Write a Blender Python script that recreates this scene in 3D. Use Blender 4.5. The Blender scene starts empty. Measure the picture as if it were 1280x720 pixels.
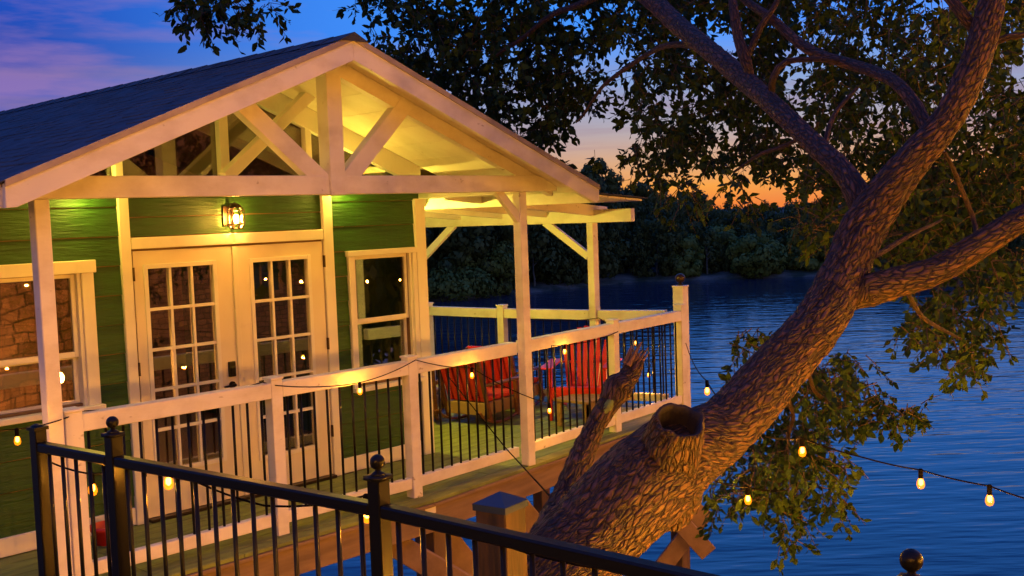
import bpy, math, random
import numpy as np
from mathutils import Vector, Matrix, noise as mn
R = random.Random(7)
V = Vector
scene = bpy.context.scene
C = scene.collection

# ------------------------------------------------------------------ camera
FPX = 1370.0                      # focal length in pixels of a 1280 wide picture
EYE = V((0, 0, 2.2))
CX = V((0.68918382, -0.72368215, -0.03619113))    # camera right in the world
CD = V((-0.07447026, -0.0210605, -0.99700082))    # camera down
CF = V((0.7207495, 0.689812, -0.06840736))        # camera forward
cam = bpy.data.objects.new('camera', bpy.data.cameras.new('camera'))
C.objects.link(cam)
cam.matrix_world = Matrix(((CX.x, -CD.x, -CF.x, EYE.x), (CX.y, -CD.y, -CF.y, EYE.y), (CX.z, -CD.z, -CF.z, EYE.z), (0, 0, 0, 1)))
cam.data.sensor_width = 36
cam.data.lens = FPX / 1280 * 36
cam.data.clip_start = 0.05
cam.data.clip_end = 3000
scene.camera = cam

# ------------------------------------------------------------------ world: dusk sky, sunset beyond the far shore
SUNSET = V((0.855, 0.518, 0)).normalized()
w = bpy.data.worlds.new('World'); scene.world = w; w.use_nodes = True
nt = w.node_tree; N = nt.nodes; L = nt.links
for n in list(N): N.remove(n)
def wn(t, **k):
    n = N.new(t)
    for a, b in k.items(): setattr(n, a, b)
    return n
def wmath(op, a, b=None, clamp=False):
    n = wn('ShaderNodeMath', operation=op, use_clamp=clamp)
    for i, x in enumerate((a, b)):
        if x is None: continue
        if isinstance(x, (int, float)): n.inputs[i].default_value = x
        else: L.new(x, n.inputs[i])
    return n.outputs[0]
def wramp(fac, stops):
    n = wn('ShaderNodeValToRGB'); e = n.color_ramp.elements
    while len(e) < len(stops): e.new(0.5)
    for i, (p, c) in enumerate(stops): e[i].position = p; e[i].color = (*c, 1)
    L.new(fac, n.inputs[0]); return n.outputs[0]
def wmix(fac, a, b, mode='MIX'):
    n = wn('ShaderNodeMix', data_type='RGBA', blend_type=mode)
    for i, x in ((0, fac), (6, a), (7, b)):
        if isinstance(x, (int, float)): n.inputs[i].default_value = x
        elif isinstance(x, tuple): n.inputs[i].default_value = (*x, 1)
        else: L.new(x, n.inputs[i])
    return n.outputs[2]
tc = wn('ShaderNodeTexCoord').outputs['Generated']
sx = wn('ShaderNodeSeparateXYZ'); L.new(tc, sx.inputs[0])
elev = wmath('DIVIDE', sx.outputs['Z'], 0.5, True)
side = wn('ShaderNodeVectorMath', operation='DOT_PRODUCT'); L.new(tc, side.inputs[0]); side.inputs[1].default_value = SUNSET
toward = wn('ShaderNodeMapRange', interpolation_type='SMOOTHSTEP')
L.new(side.outputs['Value'], toward.inputs[0])
toward.inputs[1].default_value = 0.78; toward.inputs[2].default_value = 0.99
warm = wramp(elev, [(0.0, (1.0, 0.24, 0.02)), (0.035, (0.98, 0.38, 0.06)), (0.08, (0.72, 0.40, 0.22)), (0.14, (0.46, 0.40, 0.44)), (0.22, (0.26, 0.38, 0.68)),
                    (0.32, (0.06, 0.31, 1.05)), (0.65, (0.05, 0.33, 1.10)), (1.0, (0.02, 0.15, 0.65))])
cool = wramp(elev, [(0.0, (0.62, 0.22, 0.22)), (0.12, (0.42, 0.20, 0.40)), (0.19, (0.10, 0.12, 0.50)), (0.28, (0.016, 0.065, 0.42)), (0.40, (0.012, 0.08, 0.52)),
                    (0.50, (0.014, 0.12, 0.68)), (1.0, (0.02, 0.12, 0.60))])
east = wramp(elev, [(0.0, (0.55, 0.50, 0.48)), (0.25, (0.50, 0.48, 0.50)), (0.6, (0.16, 0.22, 0.42)), (1.0, (0.02, 0.12, 0.60))])
back = wn('ShaderNodeMapRange', interpolation_type='SMOOTHSTEP'); L.new(side.outputs['Value'], back.inputs[0])
back.inputs[1].default_value = 0.35; back.inputs[2].default_value = -0.35
base = wmix(toward.outputs[0], wmix(back.outputs[0], cool, east), warm)
mp = wn('ShaderNodeMapping'); L.new(tc, mp.inputs[0]); mp.inputs['Scale'].default_value = (2.2, 2.2, 13.0)
mp.inputs['Rotation'].default_value = (0.10, -0.22, 0.3)
cn = wn('ShaderNodeTexNoise'); L.new(mp.outputs[0], cn.inputs[0]); cn.inputs['Scale'].default_value = 2.3; cn.inputs['Detail'].default_value = 6; cn.inputs['Roughness'].default_value = 0.55
cloud = wramp(cn.outputs[0], [(0.51, (0, 0, 0)), (0.68, (1, 1, 1))])
low = wramp(elev, [(0.0, (1, 1, 1)), (0.30, (0.9, 0.9, 0.9)), (0.60, (0.15, 0.15, 0.15)), (1.0, (0, 0, 0))])
inv = wmath('SUBTRACT', 1.0, wmath('MULTIPLY', toward.outputs[0], 0.7))
cfac = wmath('MULTIPLY', wmath('MULTIPLY', wmath('MULTIPLY', cloud, low), inv), 0.6)
ccol = wmix(toward.outputs[0], (0.40, 0.22, 0.48), (0.45, 0.22, 0.20))
sky = wmix(cfac, base, ccol)
mp2 = wn('ShaderNodeMapping'); L.new(tc, mp2.inputs[0]); mp2.inputs['Scale'].default_value = (1.6, 1.6, 30.0); mp2.inputs['Rotation'].default_value = (0.0, 0.02, 0.0)
cn2 = wn('ShaderNodeTexNoise'); L.new(mp2.outputs[0], cn2.inputs[0]); cn2.inputs['Scale'].default_value = 2.0; cn2.inputs['Detail'].default_value = 5
band = wmath('MULTIPLY', wmath('MULTIPLY', wramp(cn2.outputs[0], [(0.46, (0, 0, 0)), (0.62, (1, 1, 1))]), wramp(elev, [(0.03, (0, 0, 0)), (0.10, (1, 1, 1)), (0.22, (0.5, 0.5, 0.5)), (0.34, (0, 0, 0))])), 0.7)
sky = wmix(band, sky, (0.36, 0.21, 0.27))
nish = wn('ShaderNodeTexSky', sky_type='NISHITA', sun_disc=False)
nish.sun_elevation = math.radians(-3); nish.sun_rotation = math.atan2(SUNSET.x, SUNSET.y)
sky = wmix(0.006, sky, nish.outputs[0], 'ADD')
bg = wn('ShaderNodeBackground'); L.new(sky, bg.inputs[0]); bg.inputs[1].default_value = 0.85
out = wn('ShaderNodeOutputWorld'); L.new(bg.outputs[0], out.inputs[0])

sun = bpy.data.objects.new('sun', bpy.data.lights.new('sun', 'SUN')); C.objects.link(sun)
sun.data.energy = 0.02; sun.data.angle = math.radians(0.5); sun.data.color = (1, 0.6, 0.3)
sun.rotation_euler = (SUNSET * -1 + V((0, 0, -0.02))).to_track_quat('-Z', 'Y').to_euler()
vs = scene.view_settings
vs.view_transform = 'Standard'; vs.look = 'None'; vs.exposure = 0.25; vs.gamma = 1; vs.use_curve_mapping = False
scene.cycles.use_denoising = True
scene.cycles.max_bounces = 6; scene.cycles.diffuse_bounces = 3; scene.cycles.glossy_bounces = 3
scene.cycles.transparent_max_bounces = 12; scene.cycles.caustics_reflective = False; scene.cycles.caustics_refractive = False

BULB_W = 18.0              # watts of a string bulb
LANTERN_POWER = 750.0
PORCH_POWER = 165.0

# ------------------------------------------------------------------ helpers
def at(px, py, D):                      # a point measured in the photograph at forward distance D
    return EYE + (CX * ((px - 640) / FPX) + CD * ((py - 360) / FPX) + CF) * D
def atz(px, py, z):
    d = CX * (px - 640) + CD * (py - 360) + CF * FPX
    return EYE + d * ((z - EYE.z) / d.z)
def aty(px, py, y):
    d = CX * (px - 640) + CD * (py - 360) + CF * FPX
    return EYE + d * (y / d.y)
def atx(px, py, x):
    d = CX * (px - 640) + CD * (py - 360) + CF * FPX
    return EYE + d * (x / d.x)

class MB:
    def __init__(s): s.v = []; s.f = []; s.m = []; s.uv = None; s.cm = 0
    def _q(s, a, fs):
        b = len(s.v); s.v += a
        for f in fs: s.f.append(tuple(b + i for i in f)); s.m.append(s.cm)
    def obox(s, c, ax, ay, az):
        c = V(c); p = [c + ax * i + ay * j + az * k for k in (-1, 1) for j in (-1, 1) for i in (-1, 1)]
        fs = [(0, 2, 3, 1), (4, 5, 7, 6), (0, 1, 5, 4), (2, 6, 7, 3), (0, 4, 6, 2), (1, 3, 7, 5)]
        if ax.cross(ay).dot(az) < 0: fs = [f[::-1] for f in fs]
        s._q(p, fs); return s
    def box(s, a, b):
        a = V(a); b = V(b); h = (b - a) / 2
        return s.obox((a + b) / 2, V((h.x, 0, 0)), V((0, h.y, 0)), V((0, 0, h.z)))
    def beam(s, p, q, w, h, up=V((0, 0, 1))):       # w sideways, h along up
        p = V(p); q = V(q); d = q - p; a = d.normalized(); sd = a.cross(up).normalized(); u = sd.cross(a)
        return s.obox((p + q) / 2, d / 2, sd * w / 2, u * h / 2)
    def prism(s, pts, d):                            # polygon pts extruded along d
        n = len(pts); p = [V(x) for x in pts]; d = V(d)
        nor = sum(((p[i] - p[0]).cross(p[i + 1] - p[0]) for i in range(1, n - 1)), V((0, 0, 0)))
        if nor.dot(d) > 0: p = p[::-1]
        s._q(p + [x + d for x in p], [tuple(range(n)), tuple(range(2 * n - 1, n - 1, -1))] + [((i + 1) % n, i, n + i, n + (i + 1) % n) for i in range(n)])
        return s
    def tube(s, pts, rad, n=8, cap=True):
        pts = [V(p) for p in pts]; b = len(s.v); m = len(pts)
        t = (pts[1] - pts[0]).normalized(); a = t.orthogonal().normalized()
        for i, p in enumerate(pts):
            t = (pts[min(i + 1, m - 1)] - pts[max(i - 1, 0)]).normalized()
            a = (a - t * a.dot(t)).normalized(); c = t.cross(a); r = rad[i] if isinstance(rad, (list, tuple)) else rad
            for k in range(n):
                g = 2 * math.pi * k / n; s.v.append(p + (a * math.cos(g) + c * math.sin(g)) * r)
        for i in range(m - 1):
            for k in range(n):
                s.f.append((b + i * n + k, b + i * n + (k + 1) % n, b + (i + 1) * n + (k + 1) % n, b + (i + 1) * n + k)); s.m.append(s.cm)
        if cap:
            s.f.append(tuple(b + k for k in range(n - 1, -1, -1))); s.m.append(s.cm)
            s.f.append(tuple(b + (m - 1) * n + k for k in range(n))); s.m.append(s.cm)
        return s
    def lathe(s, c, prof, n=12):                     # prof: (radius, z)
        c = V(c); b = len(s.v)
        for r, z in prof:
            for k in range(n):
                g = 2 * math.pi * k / n; s.v.append(c + V((r * math.cos(g), r * math.sin(g), z)))
        for i in range(len(prof) - 1):
            for k in range(n):
                s.f.append((b + i * n + k, b + i * n + (k + 1) % n, b + (i + 1) * n + (k + 1) % n, b + (i + 1) * n + k)); s.m.append(s.cm)
        s.f.append(tuple(b + k for k in range(n - 1, -1, -1))); s.m.append(s.cm)
        s.f.append(tuple(b + (len(prof) - 1) * n + k for k in range(n))); s.m.append(s.cm)
        return s
    def ball(s, c, r, n=12, sz=1.0):
        return s.lathe(c, [(max(r * math.sin(math.pi * i / n), r * 0.02), -r * sz * math.cos(math.pi * i / n)) for i in range(n + 1)], n)
    def build(s, name, mats, parent=None, bevel=0, smooth=False):
        me = bpy.data.meshes.new(name)
        org = V(parent['_o']) if parent is not None else V((0, 0, 0))
        me.from_pydata([tuple(V(p) - org) for p in s.v], [], s.f)
        if not isinstance(mats, (list, tuple)): mats = [mats]
        for m in mats: me.materials.append(m)
        if len(mats) > 1: me.polygons.foreach_set('material_index', s.m)
        if smooth: me.polygons.foreach_set('use_smooth', [True] * len(s.f))
        if s.uv is not None:
            ul = me.uv_layers.new(name='UVMap'); lv = np.zeros(len(me.loops), dtype=np.int32); me.loops.foreach_get('vertex_index', lv)
            ul.data.foreach_set('uv', np.array(s.uv, dtype=np.float32)[lv].ravel())
        me.update()
        o = bpy.data.objects.new(name, me); C.objects.link(o)
        if parent is not None: o.parent = parent; o['_o'] = tuple(org)
        if bevel:
            b = o.modifiers.new('bevel', 'BEVEL'); b.width = bevel; b.segments = 1; b.limit_method = 'ANGLE'
        return o

def thing(name, loc, label, cat, group=None):
    o = bpy.data.objects.new(name, None); C.objects.link(o); o.location = loc; o.empty_display_size = 0.2
    o['_o'] = tuple(loc); o['label'] = label; o['category'] = cat
    if group: o['group'] = group
    return o
def tag(o, label, cat, group=None):
    o['label'] = label; o['category'] = cat
    if group: o['group'] = group
    return o
def struct(o, kind='structure'):
    o['kind'] = kind; return o
def dup_part(o, parent, off=(0, 0, 0)):
    c = o.copy(); C.objects.link(c); c.parent = parent; c.location = o.location + V(off); return c

# ------------------------------------------------------------------ materials
def mat(name, col, rough=0.5, metal=0.0, spec=0.5, bump=None, var=None, coat=0, knots=None):
    """bump: (scale xyz, strength, distance); var: (scale xyz, colour 2, contrast low, high)"""
    m = bpy.data.materials.new(name); m.use_nodes = True
    t = m.node_tree; b = t.nodes['Principled BSDF']
    b.inputs['Base Color'].default_value = (*col, 1); b.inputs['Roughness'].default_value = rough
    b.inputs['Metallic'].default_value = metal; b.inputs['Specular IOR Level'].default_value = spec
    b.inputs['Coat Weight'].default_value = coat
    g = t.nodes.new('ShaderNodeNewGeometry') if (bump or var) else None
    def nz(sc, det=5, seed=0):
        mp = t.nodes.new('ShaderNodeMapping'); mp.inputs['Scale'].default_value = sc; mp.inputs['Location'].default_value = (seed, seed * 2, 0)
        t.links.new(g.outputs['Position'], mp.inputs[0])
        n = t.nodes.new('ShaderNodeTexNoise'); n.inputs['Scale'].default_value = 1; n.inputs['Detail'].default_value = det; n.inputs['Roughness'].default_value = 0.6
        t.links.new(mp.outputs[0], n.inputs[0]); return n.outputs[0]
    if var:
        r = t.nodes.new('ShaderNodeValToRGB'); r.color_ramp.elements[0].position = var[2]; r.color_ramp.elements[1].position = var[3]
        r.color_ramp.elements[0].color = (*col, 1); r.color_ramp.elements[1].color = (*var[1], 1)
        t.links.new(nz(var[0], seed=3.1), r.inputs[0]); co = r.outputs[0]
        if knots:
            kr = t.nodes.new('ShaderNodeValToRGB'); kr.color_ramp.elements[0].position = 0.70; kr.color_ramp.elements[1].position = 0.79
            kr.color_ramp.elements[0].color = (0, 0, 0, 1); kr.color_ramp.elements[1].color = (1, 1, 1, 1); t.links.new(nz(knots[0], 2, 11.3), kr.inputs[0])
            mx = t.nodes.new('ShaderNodeMix'); mx.data_type = 'RGBA'; mx.inputs[7].default_value = (*knots[1], 1); t.links.new(kr.outputs[0], mx.inputs[0]); t.links.new(co, mx.inputs[6]); co = mx.outputs[2]
        t.links.new(co, b.inputs['Base Color'])
    if bump:
        bm = t.nodes.new('ShaderNodeBump'); bm.inputs['Strength'].default_value = bump[1]; bm.inputs['Distance'].default_value = bump[2]
        t.links.new(nz(bump[0]), bm.inputs['Height']); t.links.new(bm.outputs[0], b.inputs['Normal'])
    return m
def emit(name, col, strength):
    m = bpy.data.materials.new(name); m.use_nodes = True; t = m.node_tree
    t.nodes.remove(t.nodes['Principled BSDF']); e = t.nodes.new('ShaderNodeEmission')
    e.inputs[0].default_value = (*col, 1); e.inputs[1].default_value = strength
    t.links.new(e.outputs[0], t.nodes['Material Output'].inputs[0]); return m
def glassy(name, tint, refl_lo=0.06, refl_hi=0.9, rough=0.0, glow=None):
    m = bpy.data.materials.new(name); m.use_nodes = True; t = m.node_tree; t.nodes.remove(t.nodes['Principled BSDF'])
    tr = t.nodes.new('ShaderNodeBsdfTransparent'); tr.inputs[0].default_value = (*tint, 1)
    gl = t.nodes.new('ShaderNodeBsdfGlossy'); gl.inputs['Roughness'].default_value = rough
    fr = t.nodes.new('ShaderNodeFresnel'); fr.inputs[0].default_value = 1.5
    mr = t.nodes.new('ShaderNodeMapRange'); mr.inputs[3].default_value = refl_lo; mr.inputs[4].default_value = refl_hi
    t.links.new(fr.outputs[0], mr.inputs[0])
    mx = t.nodes.new('ShaderNodeMixShader'); t.links.new(mr.outputs[0], mx.inputs[0]); t.links.new(tr.outputs[0], mx.inputs[1]); t.links.new(gl.outputs[0], mx.inputs[2])
    o = mx.outputs[0]
    if glow:
        e = t.nodes.new('ShaderNodeEmission'); e.inputs[0].default_value = (*glow[0], 1); e.inputs[1].default_value = glow[1]
        ad = t.nodes.new('ShaderNodeAddShader'); t.links.new(o, ad.inputs[0]); t.links.new(e.outputs[0], ad.inputs[1]); o = ad.outputs[0]
    t.links.new(o, t.nodes['Material Output'].inputs[0]); return m

M = {}
M['white'] = mat('white_painted_wood', (0.78, 0.74, 0.70), 0.5, bump=((9, 9, 60), 0.25, 0.004), var=((3, 3, 5), (0.56, 0.50, 0.43), 0.45, 0.8), knots=((11, 11, 16), (0.30, 0.24, 0.18)))
M['edge'] = mat('aged_drip_edge', (0.42, 0.36, 0.30), 0.6, var=((3, 3, 3), (0.25, 0.2, 0.16), 0.4, 0.7))
M['trim'] = mat('white_trim_paint', (0.80, 0.77, 0.70), 0.45, bump=((40, 40, 8), 0.15, 0.003), var=((4, 4, 2), (0.66, 0.62, 0.54), 0.5, 0.9))
M['ceil'] = mat('cream_ceiling_paint', (0.78, 0.74, 0.62), 0.55, bump=((3, 30, 3), 0.2, 0.004), var=((1.5, 3, 2), (0.62, 0.56, 0.42), 0.4, 0.75), knots=((6, 9, 6), (0.42, 0.34, 0.22)))
M['green'] = mat('green_siding_paint', (0.017, 0.082, 0.008), 0.55, bump=((5, 5, 45), 0.9, 0.014), var=((3, 3, 20), (0.011, 0.050, 0.005), 0.4, 0.75))
M['door'] = mat('cream_door_paint', (0.76, 0.70, 0.58), 0.4, bump=((60, 60, 10), 0.06, 0.002), var=((2, 2, 1.5), (0.68, 0.60, 0.47), 0.45, 0.85))
M['floor'] = mat('green_stained_deck_board', (0.23, 0.285, 0.06), 0.6, bump=((4, 60, 10), 0.5, 0.006), var=((3, 14, 3), (0.085, 0.10, 0.03), 0.35, 0.75))
M['rim'] = mat('brown_rim_timber', (0.26, 0.17, 0.10), 0.6, bump=((3, 3, 50), 0.4, 0.006), var=((2, 2, 16), (0.13, 0.08, 0.045), 0.35, 0.8))
M['pile'] = mat('dark_treated_timber', (0.16, 0.095, 0.055), 0.7, bump=((30, 30, 4), 0.5, 0.006), var=((10, 10, 2), (0.08, 0.05, 0.03), 0.35, 0.75))
M['postwood'] = mat('old_post_grain', (0.06, 0.028, 0.011), 0.7, bump=((40, 40, 4), 0.7, 0.008), var=((26, 26, 2.4), (0.016, 0.008, 0.005), 0.38, 0.62))
M['brace'] = mat('pale_brown_timber', (0.30, 0.19, 0.11), 0.65, bump=((14, 14, 14), 0.4, 0.006), var=((6, 6, 6), (0.18, 0.11, 0.06), 0.35, 0.75))
M['black'] = mat('black_powder_coat', (0.006, 0.0055, 0.0055), 0.33, spec=0.2, bump=((150, 150, 150), 0.05, 0.001))
M['bronze'] = mat('dark_bronze', (0.05, 0.032, 0.02), 0.35, metal=0.6)
M['glass'] = glassy('window_glass', (0.80, 0.80, 0.78), 0.17, 1.0)
M['clear'] = glassy('lantern_glass', (0.97, 0.95, 0.9), 0.02, 0.5)
M['bulbglass'] = glassy('amber_bulb_glass', (1.0, 0.80, 0.45), 0.0, 0.03, glow=((1.0, 0.25, 0.005), 0.95))
M['filament'] = emit('glowing_filament', (1.0, 0.55, 0.10), 12)
M['lampglow'] = emit('lantern_flame', (1.0, 0.42, 0.07), LANTERN_POWER)
M['porchglow'] = emit('porch_lamp_glow', (1.0, 0.70, 0.08), PORCH_POWER)
M['sideglow'] = emit('side_lamp_glow', (1.0, 0.73, 0.09), PORCH_POWER * 12)
M['cord'] = mat('black_cord', (0.006, 0.005, 0.005), 0.9, spec=0.05)
M['red'] = mat('red_painted_slats', (0.55, 0.022, 0.018), 0.4, bump=((30, 30, 30), 0.1, 0.003))
M['cushion'] = mat('red_cushion_cloth', (0.50, 0.03, 0.02), 0.85, bump=((16, 16, 16), 0.5, 0.02), var=((8, 8, 8), (0.34, 0.015, 0.012), 0.4, 0.7))
M['rocker'] = mat('stained_rocker_wood', (0.16, 0.055, 0.025), 0.35, var=((6, 6, 40), (0.09, 0.03, 0.015), 0.35, 0.7))
M['tan'] = mat('tan_table_wood', (0.28, 0.17, 0.08), 0.5, bump=((4, 40, 4), 0.3, 0.004), var=((3, 20, 3), (0.27, 0.16, 0.07), 0.35, 0.75))
M['inwall'] = mat('interior_pine_board', (0.22, 0.12, 0.055), 0.5, bump=((2, 2, 30), 0.3, 0.006), var=((1.5, 1.5, 12), (0.12, 0.06, 0.028), 0.35, 0.75))
M['brokenwood'] = mat('splintered_wood', (0.20, 0.10, 0.05), 0.8, bump=((30, 30, 30), 0.6, 0.01), var=((20, 20, 20), (0.08, 0.04, 0.02), 0.35, 0.7))
M['moss'] = mat('green_moss', (0.14, 0.20, 0.05), 0.9, bump=((60, 60, 60), 0.6, 0.006), var=((25, 25, 25), (0.10, 0.07, 0.035), 0.45, 0.7))
M['slate'] = mat('dark_metal_cap', (0.03, 0.05, 0.085), 0.35, metal=0.3)
M['twig'] = mat('twig_bark', (0.05, 0.03, 0.018), 0.8)
M['far_trunk'] = mat('far_pale_trunk', (0.12, 0.11, 0.10), 0.8)

def leaf_mat(name, a, b, sc=1.2, trans=0.25):
    m = bpy.data.materials.new(name); m.use_nodes = True; t = m.node_tree; p = t.nodes['Principled BSDF']
    p.inputs['Roughness'].default_value = 0.6; p.inputs['Specular IOR Level'].default_value = 0.2
    g = t.nodes.new('ShaderNodeNewGeometry')
    n = t.nodes.new('ShaderNodeTexNoise'); n.inputs['Scale'].default_value = sc; n.inputs['Detail'].default_value = 4
    t.links.new(g.outputs['Position'], n.inputs[0])
    r = t.nodes.new('ShaderNodeValToRGB'); r.color_ramp.elements[0].position = 0.35; r.color_ramp.elements[1].position = 0.7
    r.color_ramp.elements[0].color = (*a, 1); r.color_ramp.elements[1].color = (*b, 1)
    t.links.new(n.outputs[0], r.inputs[0]); t.links.new(r.outputs[0], p.inputs['Base Color'])
    tl = t.nodes.new('ShaderNodeBsdfTranslucent'); t.links.new(r.outputs[0], tl.inputs[0])
    mx = t.nodes.new('ShaderNodeMixShader'); mx.inputs[0].default_value = trans
    t.links.new(p.outputs[0], mx.inputs[1]); t.links.new(tl.outputs[0], mx.inputs[2]); t.links.new(mx.outputs[0], t.nodes['Material Output'].inputs[0])
    return m
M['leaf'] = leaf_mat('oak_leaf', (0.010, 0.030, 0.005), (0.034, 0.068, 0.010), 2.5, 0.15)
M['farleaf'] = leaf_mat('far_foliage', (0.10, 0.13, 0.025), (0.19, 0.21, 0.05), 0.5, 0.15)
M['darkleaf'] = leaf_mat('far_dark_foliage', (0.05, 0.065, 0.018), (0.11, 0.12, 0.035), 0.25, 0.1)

def shingle_mat():
    m = bpy.data.materials.new('asphalt_shingles'); m.use_nodes = True; t = m.node_tree; p = t.nodes['Principled BSDF']
    p.inputs['Roughness'].default_value = 0.8
    g = t.nodes.new('ShaderNodeNewGeometry')
    n = t.nodes.new('ShaderNodeTexNoise'); n.inputs['Scale'].default_value = 7; n.inputs['Detail'].default_value = 6; t.links.new(g.outputs['Position'], n.inputs[0])
    r = t.nodes.new('ShaderNodeValToRGB'); r.color_ramp.elements[0].position = 0.3; r.color_ramp.elements[1].position = 0.72
    r.color_ramp.elements[0].color = (0.022, 0.026, 0.036, 1); r.color_ramp.elements[1].color = (0.075, 0.08, 0.095, 1)
    t.links.new(n.outputs[0], r.inputs[0]); t.links.new(r.outputs[0], p.inputs['Base Color'])
    n2 = t.nodes.new('ShaderNodeTexNoise'); n2.inputs['Scale'].default_value = 90; t.links.new(g.outputs['Position'], n2.inputs[0])
    b = t.nodes.new('ShaderNodeBump'); b.inputs['Strength'].default_value = 0.5; b.inputs['Distance'].default_value = 0.006
    t.links.new(n2.outputs[0], b.inputs['Height']); t.links.new(b.outputs[0], p.inputs['Normal']); return m
M['shingle'] = shingle_mat()

def bark_mat():
    m = bpy.data.materials.new('plated_bark'); m.use_nodes = True; t = m.node_tree; p = t.nodes['Principled BSDF']
    p.inputs['Roughness'].default_value = 0.62; p.inputs['Specular IOR Level'].default_value = 0.45
    uv = t.nodes.new('ShaderNodeUVMap')
    mp = t.nodes.new('ShaderNodeMapping'); mp.inputs['Scale'].default_value = (56, 18, 1); t.links.new(uv.outputs[0], mp.inputs[0])
    wz = t.nodes.new('ShaderNodeTexNoise'); wz.inputs['Scale'].default_value = 0.5; wz.inputs['Detail'].default_value = 5; t.links.new(mp.outputs[0], wz.inputs[0])
    ad = t.nodes.new('ShaderNodeVectorMath'); ad.operation = 'MULTIPLY_ADD'; ad.inputs[1].default_value = (2.0, 1.6, 1.2)
    t.links.new(wz.outputs[1], ad.inputs[0]); t.links.new(mp.outputs[0], ad.inputs[2])
    vo = t.nodes.new('ShaderNodeTexVoronoi'); vo.feature = 'DISTANCE_TO_EDGE'; t.links.new(ad.outputs[0], vo.inputs[0]); vo.inputs['Scale'].default_value = 1.0
    v2 = t.nodes.new('ShaderNodeTexVoronoi'); t.links.new(ad.outputs[0], v2.inputs[0]); v2.inputs['Scale'].default_value = 1.0
    g = t.nodes.new('ShaderNodeNewGeometry')
    fn = t.nodes.new('ShaderNodeTexNoise'); fn.inputs['Scale'].default_value = 45; fn.inputs['Detail'].default_value = 6; mf = t.nodes.new('ShaderNodeMapping'); mf.inputs['Scale'].default_value = (2.6, 0.55, 1); t.links.new(uv.outputs[0], mf.inputs[0]); t.links.new(mf.outputs[0], fn.inputs[0])
    cr = t.nodes.new('ShaderNodeValToRGB'); cr.color_ramp.elements[0].position = 0.0; cr.color_ramp.elements[1].position = 0.22
    cr.color_ramp.elements[0].color = (0, 0, 0, 1); cr.color_ramp.elements[1].color = (1, 1, 1, 1); t.links.new(vo.outputs[0], cr.inputs[0])
    sp = t.nodes.new('ShaderNodeSeparateColor'); t.links.new(v2.outputs['Color'], sp.inputs[0])
    h1 = t.nodes.new('ShaderNodeMath'); h1.operation = 'MULTIPLY_ADD'; t.links.new(sp.outputs[0], h1.inputs[0]); h1.inputs[1].default_value = 0.45; t.links.new(cr.outputs[0], h1.inputs[2])
    h2 = t.nodes.new('ShaderNodeMath'); h2.operation = 'MULTIPLY_ADD'; t.links.new(fn.outputs[0], h2.inputs[0]); h2.inputs[1].default_value = 0.55; t.links.new(h1.outputs[0], h2.inputs[2])
    b = t.nodes.new('ShaderNodeBump'); b.inputs['Strength'].default_value = 1.0; b.inputs['Distance'].default_value = 0.014
    t.links.new(h2.outputs[0], b.inputs['Height']); t.links.new(b.outputs[0], p.inputs['Normal'])
    c1 = t.nodes.new('ShaderNodeMix'); c1.data_type = 'RGBA'; c1.inputs[6].default_value = (0.062, 0.027, 0.015, 1); c1.inputs[7].default_value = (0.17, 0.078, 0.042, 1)
    t.links.new(sp.outputs[1], c1.inputs[0])
    c2 = t.nodes.new('ShaderNodeMix'); c2.data_type = 'RGBA'; c2.inputs[6].default_value = (0.014, 0.008, 0.005, 1); t.links.new(cr.outputs[0], c2.inputs[0]); t.links.new(c1.outputs[2], c2.inputs[7])
    c3 = t.nodes.new('ShaderNodeMix'); c3.data_type = 'RGBA'; c3.blend_type = 'MULTIPLY'; c3.inputs[0].default_value = 0.5
    t.links.new(c2.outputs[2], c3.inputs[6]); t.links.new(fn.outputs[0], c3.inputs[7])
    t.links.new(c3.outputs[2], p.inputs['Base Color']); return m
M['bark'] = bark_mat()

def water_mat():
    m = bpy.data.materials.new('lake_water'); m.use_nodes = True; t = m.node_tree; p = t.nodes['Principled BSDF']
    p.inputs['Base Color'].default_value = (0.008, 0.036, 0.075, 1); p.inputs['Roughness'].default_value = 0.06; p.inputs['IOR'].default_value = 1.333
    p.inputs['Specular IOR Level'].default_value = 0.5
    g = t.nodes.new('ShaderNodeNewGeometry')
    ang = math.atan2(CX.y, CX.x)
    def layer(sx, sy, det, seed):
        mp = t.nodes.new('ShaderNodeMapping'); mp.vector_type = 'TEXTURE'; mp.inputs['Rotation'].default_value = (0, 0, ang + seed * 0.06)
        mp.inputs['Scale'].default_value = (sx, sy, 1); mp.inputs['Location'].default_value = (seed * 7, seed, 0)
        t.links.new(g.outputs['Position'], mp.inputs[0])
        n = t.nodes.new('ShaderNodeTexNoise'); n.inputs['Scale'].default_value = 1; n.inputs['Detail'].default_value = det; n.inputs['Roughness'].default_value = 0.5
        t.links.new(mp.outputs[0], n.inputs[0]); return n.outputs[0]
    a = t.nodes.new('ShaderNodeMath'); a.operation = 'MULTIPLY_ADD'; t.links.new(layer(3.6, 1.0, 2, 1), a.inputs[0]); a.inputs[1].default_value = 1.0
    s2 = t.nodes.new('ShaderNodeMath'); s2.operation = 'MULTIPLY'; t.links.new(layer(1.3, 0.34, 2, -1), s2.inputs[0]); s2.inputs[1].default_value = 0.25
    t.links.new(s2.outputs[0], a.inputs[2])
    b = t.nodes.new('ShaderNodeBump'); b.inputs['Strength'].default_value = 0.6; b.inputs['Distance'].default_value = 0.12
    t.links.new(a.outputs[0], b.inputs['Height']); t.links.new(b.outputs[0], p.inputs['Normal']); return m
M['water'] = water_mat()
M['soil'] = mat('bank_soil', (0.09, 0.065, 0.045), 0.9, bump=((3, 3, 3), 0.6, 0.1), var=((1, 1, 1), (0.05, 0.055, 0.03), 0.4, 0.65))
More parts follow.
